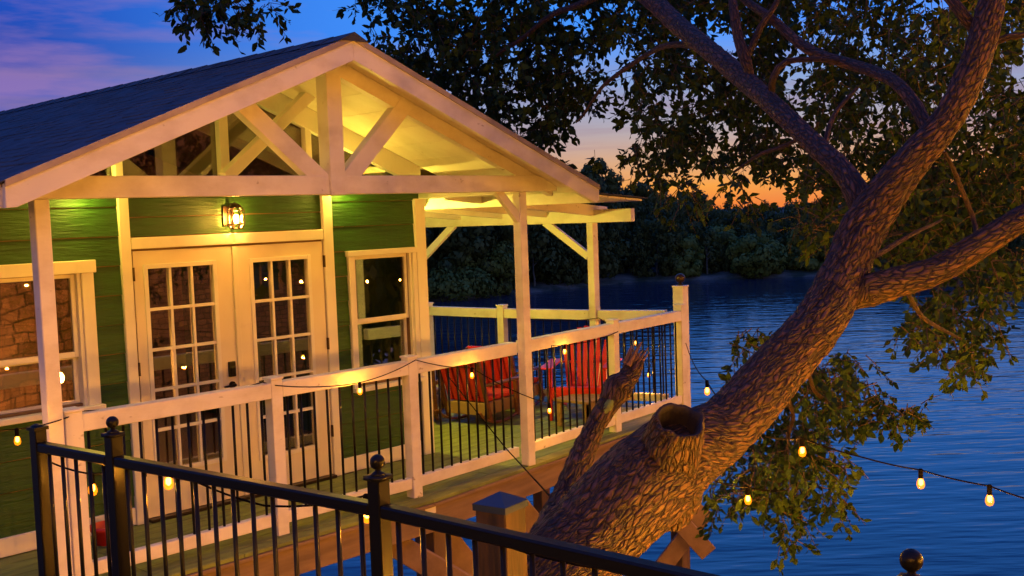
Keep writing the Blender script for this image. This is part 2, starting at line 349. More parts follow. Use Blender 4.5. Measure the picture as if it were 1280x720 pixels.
M['shore'] = mat('pale_shore_mud', (0.19, 0.16, 0.14), 0.9, bump=((0.6, 0.6, 2), 0.7, 0.3), var=((0.25, 0.25, 0.8), (0.03, 0.04, 0.022), 0.4, 0.6))

def stone_mat():
    m = bpy.data.materials.new('rough_stone'); m.use_nodes = True; t = m.node_tree; p = t.nodes['Principled BSDF']; p.inputs['Roughness'].default_value = 0.7
    g = t.nodes.new('ShaderNodeNewGeometry')
    mp = t.nodes.new('ShaderNodeMapping'); mp.inputs['Rotation'].default_value = (math.pi / 2, 0, 0); t.links.new(g.outputs['Position'], mp.inputs[0])
    br = t.nodes.new('ShaderNodeTexBrick'); wn_ = t.nodes.new('ShaderNodeTexNoise'); wn_.inputs['Scale'].default_value = 2.2; wn_.inputs['Detail'].default_value = 3; t.links.new(mp.outputs[0], wn_.inputs[0])
    wa = t.nodes.new('ShaderNodeVectorMath'); wa.operation = 'MULTIPLY_ADD'; wa.inputs[1].default_value = (0.22, 0.22, 0.0); t.links.new(wn_.outputs[1], wa.inputs[0]); t.links.new(mp.outputs[0], wa.inputs[2]); t.links.new(wa.outputs[0], br.inputs[0])
    br.inputs['Color1'].default_value = (0.34, 0.20, 0.11, 1); br.inputs['Color2'].default_value = (0.16, 0.09, 0.05, 1); br.inputs['Mortar'].default_value = (0.05, 0.03, 0.02, 1)
    br.inputs['Scale'].default_value = 2.4; br.offset_frequency = 3; br.squash = 0.7; br.squash_frequency = 2; br.inputs['Mortar Size'].default_value = 0.03; br.inputs['Mortar Smooth'].default_value = 0.6
    n = t.nodes.new('ShaderNodeTexNoise'); n.inputs['Scale'].default_value = 9; n.inputs['Detail'].default_value = 6; t.links.new(g.outputs['Position'], n.inputs[0])
    mx = t.nodes.new('ShaderNodeMix'); mx.data_type = 'RGBA'; mx.blend_type = 'MULTIPLY'; mx.inputs[0].default_value = 0.8
    t.links.new(br.outputs[0], mx.inputs[6]); t.links.new(n.outputs[0], mx.inputs[7]); t.links.new(mx.outputs[2], p.inputs['Base Color'])
    b = t.nodes.new('ShaderNodeBump'); b.inputs['Strength'].default_value = 0.8; b.inputs['Distance'].default_value = 0.03
    t.links.new(n.outputs[0], b.inputs['Height']); t.links.new(b.outputs[0], p.inputs['Normal']); return m
M['stone'] = stone_mat()

# ------------------------------------------------------------------ setting: water, banks, walkway
WZ = -6.5
b = MB(); b._q([V((-1500, -1500, WZ)), V((1500, -1500, WZ)), V((1500, 1500, WZ)), V((-1500, 1500, WZ))], [(0, 1, 2, 3)])
struct(b.build('lake_water', M['water']))

SHORE = [(-220, 150), (-60, 118), (20, 100), (56, 88), (82, 81), (104, 79), (116, 64), (131, 45), (150, 15), (175, -30), (230, -120)]
def shore_at(s):                                   # s in 0..len-1 -> point and outward normal
    i = min(int(s), len(SHORE) - 2); f = s - i
    p = V((*SHORE[i], 0)); q = V((*SHORE[i + 1], 0)); d = (q - p).normalized()
    return p.lerp(q, f), V((-d.y, d.x, 0))
b = MB(); rows = [(-3, -1.2), (-0.5, -0.1), (0.3, 0.35), (3, 0.7), (10, 1.4), (30, 2.0), (70, 2.6), (160, 3), (900, 5)]
ns = 120; base_i = 0
for k in range(ns + 1):
    s = (len(SHORE) - 1) * k / ns; p, n = shore_at(min(s, len(SHORE) - 1.001))
    for j, (o_, z_) in enumerate(rows):
        jit = mn.noise(V((s * 3, j, 0))) * (0.8 if j < 4 else 2)
        b.v.append(V((p.x + n.x * (o_ + jit), p.y + n.y * (o_ + jit), WZ + z_ + (0.15 * mn.noise(V((s * 9, j, 4))) if j > 1 else 0))))
nr = len(rows)
for k in range(ns):
    for j in range(nr - 1):
        b.f.append((k * nr + j, (k + 1) * nr + j, (k + 1) * nr + j + 1, k * nr + j + 1)); b.m.append(0)
struct(b.build('far_bank', M['shore'], smooth=True))

# near bank below the walkway, where the tree is rooted
b = MB(); n1 = 40
for i in range(n1 + 1):
    for j in range(n1 + 1):
        a = -24 + 64 * j / n1            # across (camera right)
        d = -26 + 34 * i / n1            # ahead
        z = -1.6 if d < 5 else -1.6 - (d - 5) * 2.2
        p = EYE + V((CX.x, CX.y, 0)).normalized() * a + V((CF.x, CF.y, 0)).normalized() * d
        b.v.append(V((p.x, p.y, z + 0.15 * mn.noise(V((p.x, p.y, 0))))))
for i in range(n1):
    for j in range(n1):
        q = i * (n1 + 1) + j; b.f.append((q, q + 1, q + n1 + 2, q + n1 + 1)); b.m.append(0)
struct(b.build('near_bank', M['soil'], smooth=True))

# ------------------------------------------------------------------ cottage
FY, WY = 6.44, 7.58          # post line and facade
house = thing('cottage', (4.75, WY, 0), 'green board cottage with white trim, lit gable porch and dark shingle roof', 'cottage')
ZF = 3.51
RX, LXE, RXE = 4.85, 2.42, 7.50
def ztop(x): return 3.46 - (RX - x) * 0.408 if x < RX else 3.46 - (x - RX) * 0.398
GY, BY = 6.08, 15.8
# siding boards round the openings (x0, x1, z0, z1)
OPEN = [(3.80, 5.70, -0.1, 2.42), (2.66, 3.574, 0.90, 1.975), (5.853, 6.63, 0.69, 1.925)]
sid = MB(); z = 0.005; WL, WR = 2.52, 6.66
while z < 2.44:
    h = 0.213; z1 = min(z + h - 0.006, 2.46)
    xs = sorted({WL, WR, *[v for o_ in OPEN for v in o_[:2] if WL < v < WR]})
    for a, c in zip(xs, xs[1:]):
        m_ = (a + c) / 2; segs = [(z, z1)]
        for o_ in OPEN:
            if o_[0] < m_ < o_[1]:
                nsg = []
                for s0, s1 in segs:
                    if o_[2] > s0: nsg.append((s0, min(s1, o_[2])))
                    if o_[3] < s1: nsg.append((max(s0, o_[3]), s1))
                segs = [q for q in nsg if q[1] - q[0] > 0.004]
        for s0, s1 in segs:
            k = max(1, int((c - a) / 0.06)); jj = R.uniform(0, 9)     # slightly wavy lower edge, as rough sawn boards have
            for i in range(k):
                xa, xb = a + (c - a) * i / k, a + (c - a) * (i + 1) / k
                w0 = 0.004 * mn.noise(V((xa * 4, jj, 0))) if s0 == z else 0; w1 = 0.004 * mn.noise(V((xb * 4, jj, 0))) if s0 == z else 0
                y0 = WY - 0.022 + 0.003 * mn.noise(V((xa * 3, jj, 5)))
                sid._q([V((xa, y0, s0 + w0)), V((xb, y0, s0 + w1)), V((xb, WY - 0.012, s1)), V((xa, WY - 0.012, s1)),
                        V((xa, WY, s0 + w0)), V((xb, WY, s0 + w1)), V((xb, WY, s1)), V((xa, WY, s1))],
                       [(0, 1, 2, 3), (0, 4, 5, 1), (3, 2, 6, 7)] + ([(0, 3, 7, 4)] if i == 0 else []) + ([(1, 5, 6, 2)] if i == k - 1 else []))
    z += h
sid.build('siding', M['green'], house)
# side panel above the doors
b = MB()
for k in range(2): b.box((3.86, WY - 0.014, 2.125 + k * 0.145), (5.61, WY + 0.01, 2.262 + k * 0.145))
b.build('transom_panel', M['green'], house, 0.003)
# sheathing behind the boards, other walls, floor inside
b = MB()
def wall_with(y0, y1, mb, x0, x1, z0, z1, opens):
    xs = sorted({x0, x1, *[v for o_ in opens for v in o_[:2] if x0 < v < x1]})
    for a, c in zip(xs, xs[1:]):
        m_ = (a + c) / 2; segs = [(z0, z1)]
        for o_ in opens:
            if o_[0] < m_ < o_[1]:
                nsg = []
                for s0, s1 in segs:
                    if o_[2] > s0: nsg.append((s0, min(s1, o_[2])))
                    if o_[3] < s1: nsg.append((max(s0, o_[3]), s1))
                segs = [q for q in nsg if q[1] - q[0] > 0.004]
        for s0, s1 in segs: mb.box((a, y0, s0), (c, y1, s1))
wall_with(WY, WY + 0.09, b, 2.56, 6.66, -0.2, 2.44, [(3.88, 5.59, -0.3, 2.02), (2.74, 3.47, 0.96, 1.88), (5.90, 6.55, 0.76, 1.87)])
b.build('wall_core', M['inwall'], house)
b = MB(); b.box((6.66, WY + 0.02, -0.2), (6.74, BY, 2.62)); b.box((2.5, WY + 0.02, -0.2), (2.56, BY, 2.36)); b.box((2.56, BY - 0.1, -0.2), (6.66, BY, 2.4))
b.build('wall', M['green'], house)
b = MB(); b.box((2.56, WY + 0.09, -0.2), (6.66, BY - 0.1, 0.012)); b.build('floor', M['inwall'], house)
b = MB(); b.box((2.56, WY + 4.2, 0.012), (6.66, WY + 4.25, 3.3)); b.build('partition', M['inwall'], house)
# trims on the facade
b = MB(); T0 = WY - 0.045
b.box((3.793, T0, 0.0), (3.872, WY - 0.001, 2.44)); b.build('door_trim', M['trim'], house, 0.004)
b = MB(); b.box((5.602, T0, 0.0), (5.702, WY - 0.001, 2.44)); b.build('door_trim', M['trim'], house, 0.004)
b = MB(); b.box((3.875, T0, 2.034), (5.599, WY - 0.001, 2.118))
b.build('door_trim', M['trim'], house, 0.004)
b = MB(); b.box((6.632, WY - 0.05, -0.02), (6.752, WY + 0.001, 2.36)); b.box((6.742, WY + 0.003, -0.02), (6.775, WY + 0.12, 2.36)); b.build('corner_board', M['trim'], house, 0.004)
for q0, q1 in ((2.52, 3.79), (5.705, 6.63)): b = MB(); b.box((q0, T0 + 0.01, 0.004), (q1, WY - 0.001, 0.133)); b.build('skirting_board', M['trim'], house, 0.004)
b = MB(); b.box((2.52, T0 + 0.004, 2.442), (6.75, WY - 0.001, 2.53)); b.build('frieze_board', M['trim'], house, 0.004)
# gable glazing above the frieze
def zc(x): return ztop(x) - 0.13          # ceiling underside
b = MB()
b.prism([(2.75, WY + 0.03, 2.53), (6.70, WY + 0.03, 2.53), (6.70, WY + 0.03, zc(6.7)), (RX, WY + 0.03, zc(RX)), (2.9, WY + 0.03, zc(2.9))], (0, 0.006, 0))
b.build('gable_glass', M['glass'], house)
for x0, x1 in ((3.79, 3.85), (4.66, 4.74), (5.47, 5.53)): b = MB(); b.box((x0, T0 + 0.01, 2.532), (x1, WY + 0.028, zc((x0 + x1) / 2) - 0.02)); b.build('gable_mullion', M['trim'], house, 0.003)
b = MB()
for xa, xb in ((RX, 6.72), (RX - 0.001, 2.95)):
    b.prism([(xa, T0, ztop(xa) - 0.069), (xb, T0, ztop(xb) - 0.069), (xb, T0, zc(xb) - 0.12), (xa, T0, zc(xa) - 0.12)], (0, 0.06, 0))
b.build('rake_trim', M['trim'], house)
# attic behind the gable glass
b = MB(); b.prism([(2.6, WY + 3.2, 2.45), (6.65, WY + 3.2, 2.45), (6.65, WY + 3.2, zc(6.65)), (RX, WY + 3.2, zc(RX)), (2.6, WY + 3.2, zc(2.6))], (0, 0.05, 0)); b.build('attic_wall', M['inwall'], house)

# doors
def door(x0, x1, hinge_left):
    z0, z1 = 0.03, 2.018; y = WY - 0.03
    gx0, gx1, gz0, gz1 = (3.995, 4.535, 0.37, 1.882) if hinge_left else (4.90, 5.425, 0.31, 1.878)
    b = MB(); b.box((x0, y, z0), (gx0 - 0.03, y + 0.045, z1)); b.box((gx1 + 0.03, y, z0), (x1, y + 0.045, z1))
    b.box((gx0 - 0.03, y, z0), (gx1 + 0.03, y + 0.045, gz0 - 0.03)); b.box((gx0 - 0.03, y, gz1 + 0.03), (gx1 + 0.03, y + 0.045, z1))
    d = b.build('door', M['door'], house)
    b = MB()
    for a in ((gx0 - 0.034, gx0 - 0.001), (gx1 + 0.001, gx1 + 0.034)): b.box((a[0], y - 0.012, gz0 - 0.034), (a[1], y + 0.04, gz1 + 0.034))
    for a in ((gz0 - 0.034, gz0 - 0.001), (gz1 + 0.001, gz1 + 0.034)): b.box((gx0 - 0.001, y - 0.012, a[0]), (gx1 + 0.001, y + 0.04, a[1]))
    for k in (1, 2): xx = gx0 + (gx1 - gx0) * k / 3; b.box((xx - 0.011, y - 0.006, gz0 - 0.001), (xx + 0.011, y + 0.036, gz1 + 0.001))
    for k in range(1, 5): zz = gz0 + (gz1 - gz0) * k / 5; b.box((gx0 - 0.001, y - 0.008, zz - 0.011), (gx1 + 0.001, y + 0.034, zz + 0.011))
    b.build('muntin_grid', M['trim'], d, 0.002)
    b = MB(); b.box((gx0 - 0.01, y + 0.012, gz0 - 0.01), (gx1 + 0.01, y + 0.018, gz1 + 0.01)); b.build('pane', M['glass'], d)
    return d
dl = door(3.888, 4.716, True); dr = door(4.742, 5.590, False)
b = MB(); b.box((4.709, WY - 0.052, 0.03), (4.750, WY - 0.032, 2.016)); b.build('astragal', M['door'], dl, 0.003)
hz = aty(285, 461, WY).z
b = MB(); b.box((4.625, WY - 0.055, hz - 0.06), (4.685, WY - 0.031, hz + 0.06)); b.box((4.635, WY - 0.062, hz - 0.045), (4.675, WY - 0.054, hz + 0.02)); b.build('keypad_lock', M['black'], dl, 0.004)
b = MB(); b.lathe((0, 0, 0), [(0.028, 0), (0.028, 0.012), (0.012, 0.016), (0.012, 0.05)], 12)
b.v = [V((4.655 + p.x, WY - 0.031 - p.z, hz - 0.125 + p.y)) for p in b.v]; b.tube([(4.66, WY - 0.078, hz - 0.125), (4.60, WY - 0.08, hz - 0.127), (4.56, WY - 0.074, hz - 0.128)], [0.010, 0.009, 0.007], 8); b.build('lever_handle', M['black'], dl)
b = MB(); b.box((3.886, WY - 0.09, 0.002), (5.592, WY + 0.05, 0.026)); b.build('threshold', M['bronze'], house, 0.003)
for zz in (0.35, 1.1, 1.8):
    for hx, dd_ in ((3.873, dl), (5.590, dr)): b = MB(); b.box((hx, WY - 0.052, zz), (hx + 0.012, WY - 0.02, zz + 0.1)); b.build('hinge', M['bronze'], dd_)

# windows
def window(x0, x1, z0, z1, tw, zm, name):
    f = MB(); y = WY - 0.05
    f.box((x0, y, z0), (x0 + tw, WY - 0.001, z1 - tw)); f.box((x1 - tw, y, z0), (x1, WY - 0.001, z1 - tw))
    f.box((x0 - 0.012, y - 0.006, z1 - tw), (x1 + 0.02, WY - 0.001, z1)); f.box((x0 - 0.01, y - 0.03, z0 - 0.04), (x1 + 0.02, WY - 0.001, z0))
    o = f.build(name, M['trim'], house, 0.004)
    a0, a1 = x0 + tw, x1 - tw
    # jambs
    for jx in (a0 + 0.001, a1 - 0.025): j = MB(); j.box((jx, WY - 0.03, z0), (jx + 0.024, WY + 0.09, z1 - tw)); j.build('jamb', M['trim'], o)
    for s0, s1, yy in ((zm, z1 - tw, WY + 0.005), (z0 + 0.001, zm + 0.02, WY + 0.04)):
        s = MB(); q = 0.032
        s.box((a0 + 0.026, yy, s0), (a0 + 0.026 + q, yy + 0.03, s1)); s.box((a1 - 0.026 - q, yy, s0), (a1 - 0.026, yy + 0.03, s1))
        s.box((a0 + 0.026 + q, yy, s0), (a1 - 0.026 - q, yy + 0.03, s0 + 0.04)); s.box((a0 + 0.026 + q, yy, s1 - q), (a1 - 0.026 - q, yy + 0.03, s1 - 0.001))
        s.build('sash', M['trim'], o, 0.003)
        g = MB(); g.box((a0 + 0.05, yy + 0.012, s0 + 0.02), (a1 - 0.05, yy + 0.017, s1 - 0.015)); g.build('pane', M['glass'], o)
window(2.66, 3.574, 0.94, 1.975, 0.09, 1.29, 'window'); window(5.853, 6.628, 0.73, 1.922, 0.05, 1.28, 'window')

# roof
def roof_slab(xa, xb, y0, y1, thick, off, mb):
    za, zb = ztop(xa) + off, ztop(xb) + off
    mb.prism([(xa, y0, za), (xb, y0, zb), (xb, y0, zb - thick), (xa, y0, za - thick)], (0, y1 - y0, 0))
b = MB(); nrow = 25
for sgn, xe in ((-1, LXE - 0.02), (1, RXE + 0.02)):
    ln = abs(xe - RX)
    for i in range(nrow):
        a0 = RX + sgn * ln * i / nrow; a1 = RX + sgn * (ln * (i + 1) / nrow + 0.004)
        y = GY - 0.004
        while y < BY + 0.1:
            wdt = R.uniform(0.16, 0.34); ye = min(y + wdt, BY + 0.12); lift = R.uniform(0.007, 0.012); e = R.uniform(-0.008, 0.006)
            p = [V((a0, y, ztop(a0) + 0.006)), V((a0, ye, ztop(a0) + 0.006)), V((a1 + sgn * e, ye, ztop(a1) + lift)), V((a1 + sgn * e, y, ztop(a1) + lift))]
            q = [x - V((0, 0, 0.008)) for x in p]
            fs = [(0, 1, 2, 3), (3, 2, 6, 7), (0, 3, 7, 4), (1, 5, 6, 2)]
            b._q(p + q, fs if sgn < 0 else [f[::-1] for f in fs]); y = ye
y = GY - 0.02
while y < BY + 0.1:                       # ridge caps
    wv = 0.004 * mn.noise(V((y * 2, 0, 0)))
    b._q([V((RX - 0.13, y, ztop(RX - 0.13) + 0.016)), V((RX, y, ztop(RX) + 0.030 + wv)), V((RX + 0.13, y, ztop(RX + 0.13) + 0.016)),
          V((RX - 0.13, y + 0.28, ztop(RX - 0.13) + 0.010)), V((RX, y + 0.28, ztop(RX) + 0.025 + wv)), V((RX + 0.13, y + 0.28, ztop(RX + 0.13) + 0.010))],
         [(0, 3, 4, 1), (1, 4, 5, 2), (0, 1, 2)]); y += 0.24
b.build('shingles', M['shingle'], house)
b = MB(); roof_slab(LXE, RX, GY + 0.03, BY, 0.03, 0.0, b); roof_slab(RX + 0.0005, RXE, GY + 0.03, BY, 0.03, 0.0, b); b.build('roof_deck', M['rim'], house)
# ceiling boards under the overhang
b = MB(); ky = GY + 0.06
for sgn, xe in ((-1, LXE + 0.06), (1, RXE - 0.06)):
    nbd = 9; ln = abs(xe - RX)
    for i in range(nbd):
        a0 = RX + sgn * (ln * i / nbd + 0.001); a1 = RX + sgn * (ln * (i + 1) / nbd - 0.004)
        b.prism([(a0, ky, ztop(a0) - 0.05), (a1, ky, ztop(a1) - 0.05), (a1, ky, ztop(a1) - 0.068), (a0, ky, ztop(a0) - 0.068)], (0, WY - 0.05 - ky, 0))
b.build('porch_ceiling', M['ceil'], house)
# second, drip layer and rake boards
for sgn, xe in ((-1, LXE), (1, RXE)):
    b = MB(); x1 = RX + sgn * 0.001
    b.prism([(x1, GY, ztop(x1) - 0.012), (xe, GY, ztop(xe) - 0.012), (xe, GY, ztop(xe) - 0.145 + (0.02 if sgn > 0 else 0)), (xe - sgn * 0.06, GY, ztop(xe - sgn * 0.06) - 0.165), (x1, GY, ztop(x1) - 0.165)], (0, 0.045, 0))
    b.build('rake_board', M['white'], house, 0.003)
    b = MB(); b.prism([(x1, GY - 0.012, ztop(x1) + 0.010), (xe, GY - 0.012, ztop(xe) + 0.010), (xe, GY - 0.012, ztop(xe) - 0.030), (x1, GY - 0.012, ztop(x1) - 0.030)], (0, 0.011, 0))
    b.build('rake_moulding', M['edge'], house)
for xe in (LXE - 0.007, RXE + 0.007): b = MB(); b.box((xe - 0.018, GY + 0.05, ztop(xe) - 0.14), (xe + 0.018, BY, ztop(xe) - 0.012)); b.build('eave_fascia', M['white'], house, 0.003)
b = MB(); b.box((LXE + 0.02, WY - 0.05, 2.365), (2.55, BY, 2.385)); b.build('soffit', M['white'], house)

# porch frame: truss on posts
PL, PM = V((2.752, FY)), V((6.885, FY + 0.03))
b = MB(); b.box((2.706, FY - 0.045, 0.0), (2.796, FY + 0.045, 2.376)); b.build('porch_post', M['white'], house, 0.005)
b = MB(); b.box((6.842, FY - 0.02, 0.0), (6.930, FY + 0.07, 2.376)); b.build('porch_post', M['white'], house, 0.005)
b = MB(); b.box((2.70, FY - 0.05, 2.378), (7.30, FY + 0.04, 2.514)); b.build('tie_beam', M['white'], house, 0.005)
kx = 4.885
b = MB(); b.box((kx - 0.066, FY - 0.075, 2.372), (kx + 0.066, FY + 0.055, ztop(kx) - 0.09)); b.build('king_post', M['white'], house, 0.005)
for sgn, (xa, za) in ((-1, (4.10, 3.03)), (1, (5.63, 3.10))):
    b = MB(); b.beam((kx + sgn * 0.10, FY - 0.005, 2.47), (xa, FY - 0.005, za), 0.085, 0.13, V((0, 1, 0)).cross(V((xa - kx, 0, za - 2.47))).normalized()); b.build('truss_brace', M['white'], house, 0.004)
for sgn, xe in ((-1, 2.6), (1, 7.25)):               # rafters of the truss under the roof
    b = MB(); x1 = RX + sgn * 0.07
    b.prism([(x1, FY - 0.04, ztop(x1) - 0.07), (xe, FY - 0.04, ztop(xe) - 0.07), (xe, FY - 0.04, ztop(xe) - 0.17), (x1, FY - 0.04, ztop(x1) - 0.19)], (0, 0.07, 0)); b.build('rafter', M['white'], house)
A, B_ = aty(281, 222, 7.3), aty(396, 108, 7.3)
B_ = B_ + (B_ - A).normalized() * 0.22; b = MB(); b.beam(A, B_, 0.09, 0.09, V((0, 1, 0)).cross(B_ - A).normalized()); b.build('rear_brace', M['trim'], house, 0.004)
b = MB(); b.beam((6.86, FY + 0.02, 2.14), (6.60, FY + 0.02, 2.40), 0.05, 0.075, V((1, 0, 1)).normalized()); b.build('knee_brace', M['trim'], house, 0.004)
# porch side plates from the facade to the posts
b = MB(); b.box((6.84, FY + 0.08, 2.36), (6.92, WY + 2.6, 2.49)); b.build('wall_plate', M['trim'], house, 0.004)
b = MB(); b.box((2.71, FY + 0.05, 2.38), (2.79, WY - 0.05, 2.50)); b.build('wall_plate', M['trim'], house, 0.004)

# shed roof over the side deck
SB0, SB1 = V((9.06, 10.30, 2.13)), V((9.56, 7.29, 2.13))
b = MB(); b.beam(SB0, SB1, 0.09, 0.145); b.build('side_beam', M['white'], house, 0.005)
SP = V((9.475, 7.80, 0))
b = MB(); b.box((SP.x - 0.046, SP.y - 0.046, 0.0), (SP.x + 0.046, SP.y + 0.046, 2.056)); b.build('side_post', M['white'], house, 0.005)
b = MB(); b.box((9.02, 10.2, 0.0), (9.11, 10.29, 2.056)); b.build('side_post', M['white'], house, 0.005)
sd = (SB1 - SB0).normalized()
for p0, p1, in ((SP + V((0, 0, 1.68)) - sd * 0.05, SP + V((0, 0, 2.08)) - sd * 0.62), (V((9.07, 10.24, 1.68)) + sd * 0.05, V((9.07, 10.24, 2.08)) + sd * 0.55)):
    b = MB(); b.beam(p0, p1, 0.05, 0.085, V((1, 0, 0)).cross(p1 - p0).normalized()); b.build('knee_brace', M['trim'], house, 0.004)
# rafters slope from the house eave down to the beam
for k in range(5):
    f = k / 4; q = SB1.lerp(SB0, 0.16 + f * 0.80) + V((0, 0, 0.06)); p = V((6.95, q.y - 0.02, 2.40))
    if k == 0: p = V((7.0, 7.50, 2.40))
    b = MB(); b.beam(p, q + (q - p).normalized() * 0.25, 0.045, 0.12); b.build('side_rafter', M['white'], house, 0.003)
b = MB()
for k in range(9):                                    # roof boards over the rafters
    f0, f1 = k / 9, (k + 1) / 9
    pa, pb = V((6.96, 0, 2.475)), None
    def pt(f, e): 
        q0 = V((6.96, 7.0, 2.47)).lerp(V((6.96, 10.4, 2.47)), 0); 
        a_ = V((6.96, 7.20, 2.475)); c_ = SB1 + V((0.10, -0.06, 0.147))
        a2 = V((6.96, 10.5, 2.475)); c2 = SB0 + V((0.10, 0.1, 0.147))
        return a_.lerp(c_, f) if e == 0 else a2.lerp(c2, f)
    p = [pt(f0, 0), pt(f1 - 0.006, 0), pt(f1 - 0.006, 1), pt(f0, 1)]
    b.prism([V(x) for x in p], (0, 0, 0.02))
b.build('side_roof_boards', M['ceil'], house)
b = MB()
p = [V((6.96, 7.17, 2.505)), SB1 + V((0.16, -0.09, 0.172)), SB0 + V((0.16, 0.14, 0.172)), V((6.96, 10.55, 2.505))]
b.prism(p, (0, 0, 0.012)); b.build('side_shingles', M['shingle'], house)

# ------------------------------------------------------------------ deck
deck = thing('deck', (6.0, 7.0, 0), 'weathered timber deck on braced posts wrapping round the cottage', 'deck')
TH = math.radians(6.2); U = V((math.cos(TH), math.sin(TH), 0)); W2 = V((-math.sin(TH), math.cos(TH), 0)); K = V((5.6, 6.285, 0))
b = MB(); bw = 0.138; i = 0
while i * bw < 1.36:
    y0 = 6.285 + i * bw; y1 = y0 + bw - 0.006; xe0 = 5.6 - (y0 - 6.285) * math.tan(TH) - 0.003; x = 0.9
    cuts = [0.9] + sorted(R.sample([1.8, 2.6, 3.3, 3.9, 4.6, 5.0], 2)) + [xe0]
    for a, c in zip(cuts, cuts[1:]): b.box((a + 0.002, y0, -0.028), (c - 0.002, y1, R.uniform(-0.0015, 0.0015)))
    i += 1
i = 0; ulen = 4.33
while i * bw < 4.1:
    v0, v1 = i * bw, i * bw + bw - 0.006
    yq = K.y + v0 * W2.y; us = 0.0 if yq < 7.5 else (6.785 - 5.6 + v0 * math.sin(TH)) / math.cos(TH)
    cuts = [us] + sorted(us + (ulen - us) * t for t in R.sample([0.2, 0.35, 0.5, 0.65, 0.8], 2)) + [ulen]
    for a, c in zip(cuts, cuts[1:]):
        pm = K + U * ((a + c) / 2) + W2 * ((v0 + v1) / 2); zt = R.uniform(-0.0015, 0.0015)
        b.obox(pm + V((0, 0, -0.014 + zt)), U * ((c - a) / 2 - 0.002), W2 * ((v1 - v0) / 2), V((0, 0, 0.014)))
    i += 1
b.build('deck_boards', M['floor'], deck, 0.003)
P_END = K + U * ulen; Q_END = P_END + W2 * 4.1
b = MB(); b.box((0.9, 6.30, -0.262), (5.60, 6.34, -0.030)); b.build('rim_joist', M['rim'], deck, 0.004)
b = MB(); b.beam(K + W2 * 0.035 + V((0, 0, -0.146)), P_END + W2 * 0.035 + V((0, 0, -0.146)), 0.04, 0.232); b.build('rim_joist', M['rim'], deck, 0.004)
b = MB(); b.beam(P_END - U * 0.035 + W2 * 0.06 + V((0, 0, -0.146)), Q_END - U * 0.035 + V((0, 0, -0.146)), 0.04, 0.232); b.build('rim_joist', M['rim'], deck, 0.004)
b = MB(); b.box((0.9, 6.270, -0.055), (5.598, 6.299, -0.030)); b.beam(K + W2 * -0.002 + V((0, 0, -0.0425)), P_END + W2 * -0.002 + V((0, 0, -0.0425)), 0.028, 0.025); b.build('rim_cap', M['rim'], deck, 0.003)
for k in range(9):                                    # joists, seen from below only
    yy = 6.9 + k * 0.45
    if yy > 7.5: break
b = MB(); b.box((0.9, 6.95, -0.25), (5.5, 6.99, -0.03)); b.build('joist', M['pile'], deck)
# support posts with cross braces
def pile(p, name='support_post', z1=-0.264, w=0.15):
    b = MB(); b.box((p.x - w / 2, p.y - w / 2, WZ - 0.6), (p.x + w / 2, p.y + w / 2, z1)); return b.build(name, M['pile'], deck, 0.006)
piles = [V((3.3, 6.48, 0)), K + U * 0.15 + W2 * 0.14, K + U * 2.15 + W2 * 0.14, K + U * 4.13 + W2 * 0.14, K + U * 4.13 + W2 * 2.0, K + U * 4.13 + W2 * 3.95, V((2.8, 11.5, 0)), V((6.4, 11.5, 0)), V((2.8, 15.4, 0)), V((6.4, 15.4, 0)), V((1.2, 6.5, 0))]
for p in piles: pile(p)
def plank(p, q, m='brace', w=0.045, h=0.19):
    d = (V(q) - V(p)).normalized(); sdv = V((d.x, d.y, 0)).normalized(); n = V((-sdv.y, sdv.x, 0))
    b = MB(); b.beam(p, q, w, h, n.cross(d)); b.build('cross_brace', M[m], deck, 0.005)
def off(p, v, z): return V((p.x, p.y, z)) - W2 * v
a0, a1, a2, a3 = piles[0], piles[1], piles[2], piles[3]
for p, q in ((at(822, 622, 11.55), at(886, 692, 11.55)), (at(884, 636, 11.75), at(818, 722, 11.75)), (at(540, 648, 9.05), at(640, 778, 9.3)), (at(476, 670, 8.45), at(610, 750, 8.5)), (at(640, 622, 9.7), at(722, 722, 9.9))): plank(p, q)

# ------------------------------------------------------------------ white railings
def rod(name, m, parent, p, z0, z1, r, n=8, square=False):
    b = MB()
    if square: b.box((p.x - r, p.y - r, z0), (p.x + r, p.y + r, z1))
    else: b.tube([(p.x, p.y, z0), (p.x, p.y, z1)], r, n)
    return b.build(name, m, parent, 0, not square)
def balusters(parent, runs, m, z0, z1, r, pitch, square=False):
    first = None; p0 = None
    for p, q, inset in runs:
        d = q - p; ln = d.length; n = max(1, round((ln - 2 * inset) / pitch)); st = (ln - 2 * inset) / n
        for k in range(n):
            pt = p + d.normalized() * (inset + st * (k + 0.5))
            if first is None: first = rod('baluster', m, parent, pt, z0, z1, r, 8, square); p0 = pt
            else: dup_part(first, parent, (pt.x - p0.x, pt.y - p0.y, 0))
def post_mb(p, ax, ay, w, z0, z1, cap=True):
    b = MB(); b.obox(V((p.x, p.y, (z0 + z1) / 2)), ax * w / 2, ay * w / 2, V((0, 0, (z1 - z0) / 2)))
    if cap: b.obox(V((p.x, p.y, z1 + 0.009)), ax * (w / 2 + 0.008), ay * (w / 2 + 0.008), V((0, 0, 0.009)))
    return b
fr = thing('deck_railing', (6.2, 6.5, 0), 'white front deck railing with thin black balusters and corner post', 'railing')
FP = [V((2.875, 6.485, 0)), V((4.325, 6.485, 0)), V((5.575, 6.475, 0)), V((6.885, 6.56, 0)), V((8.45, 6.735, 0)), V((9.80, 6.875, 0))]
X3, Y3, Z3 = V((1, 0, 0)), V((0, 1, 0)), V((0, 0, 1))
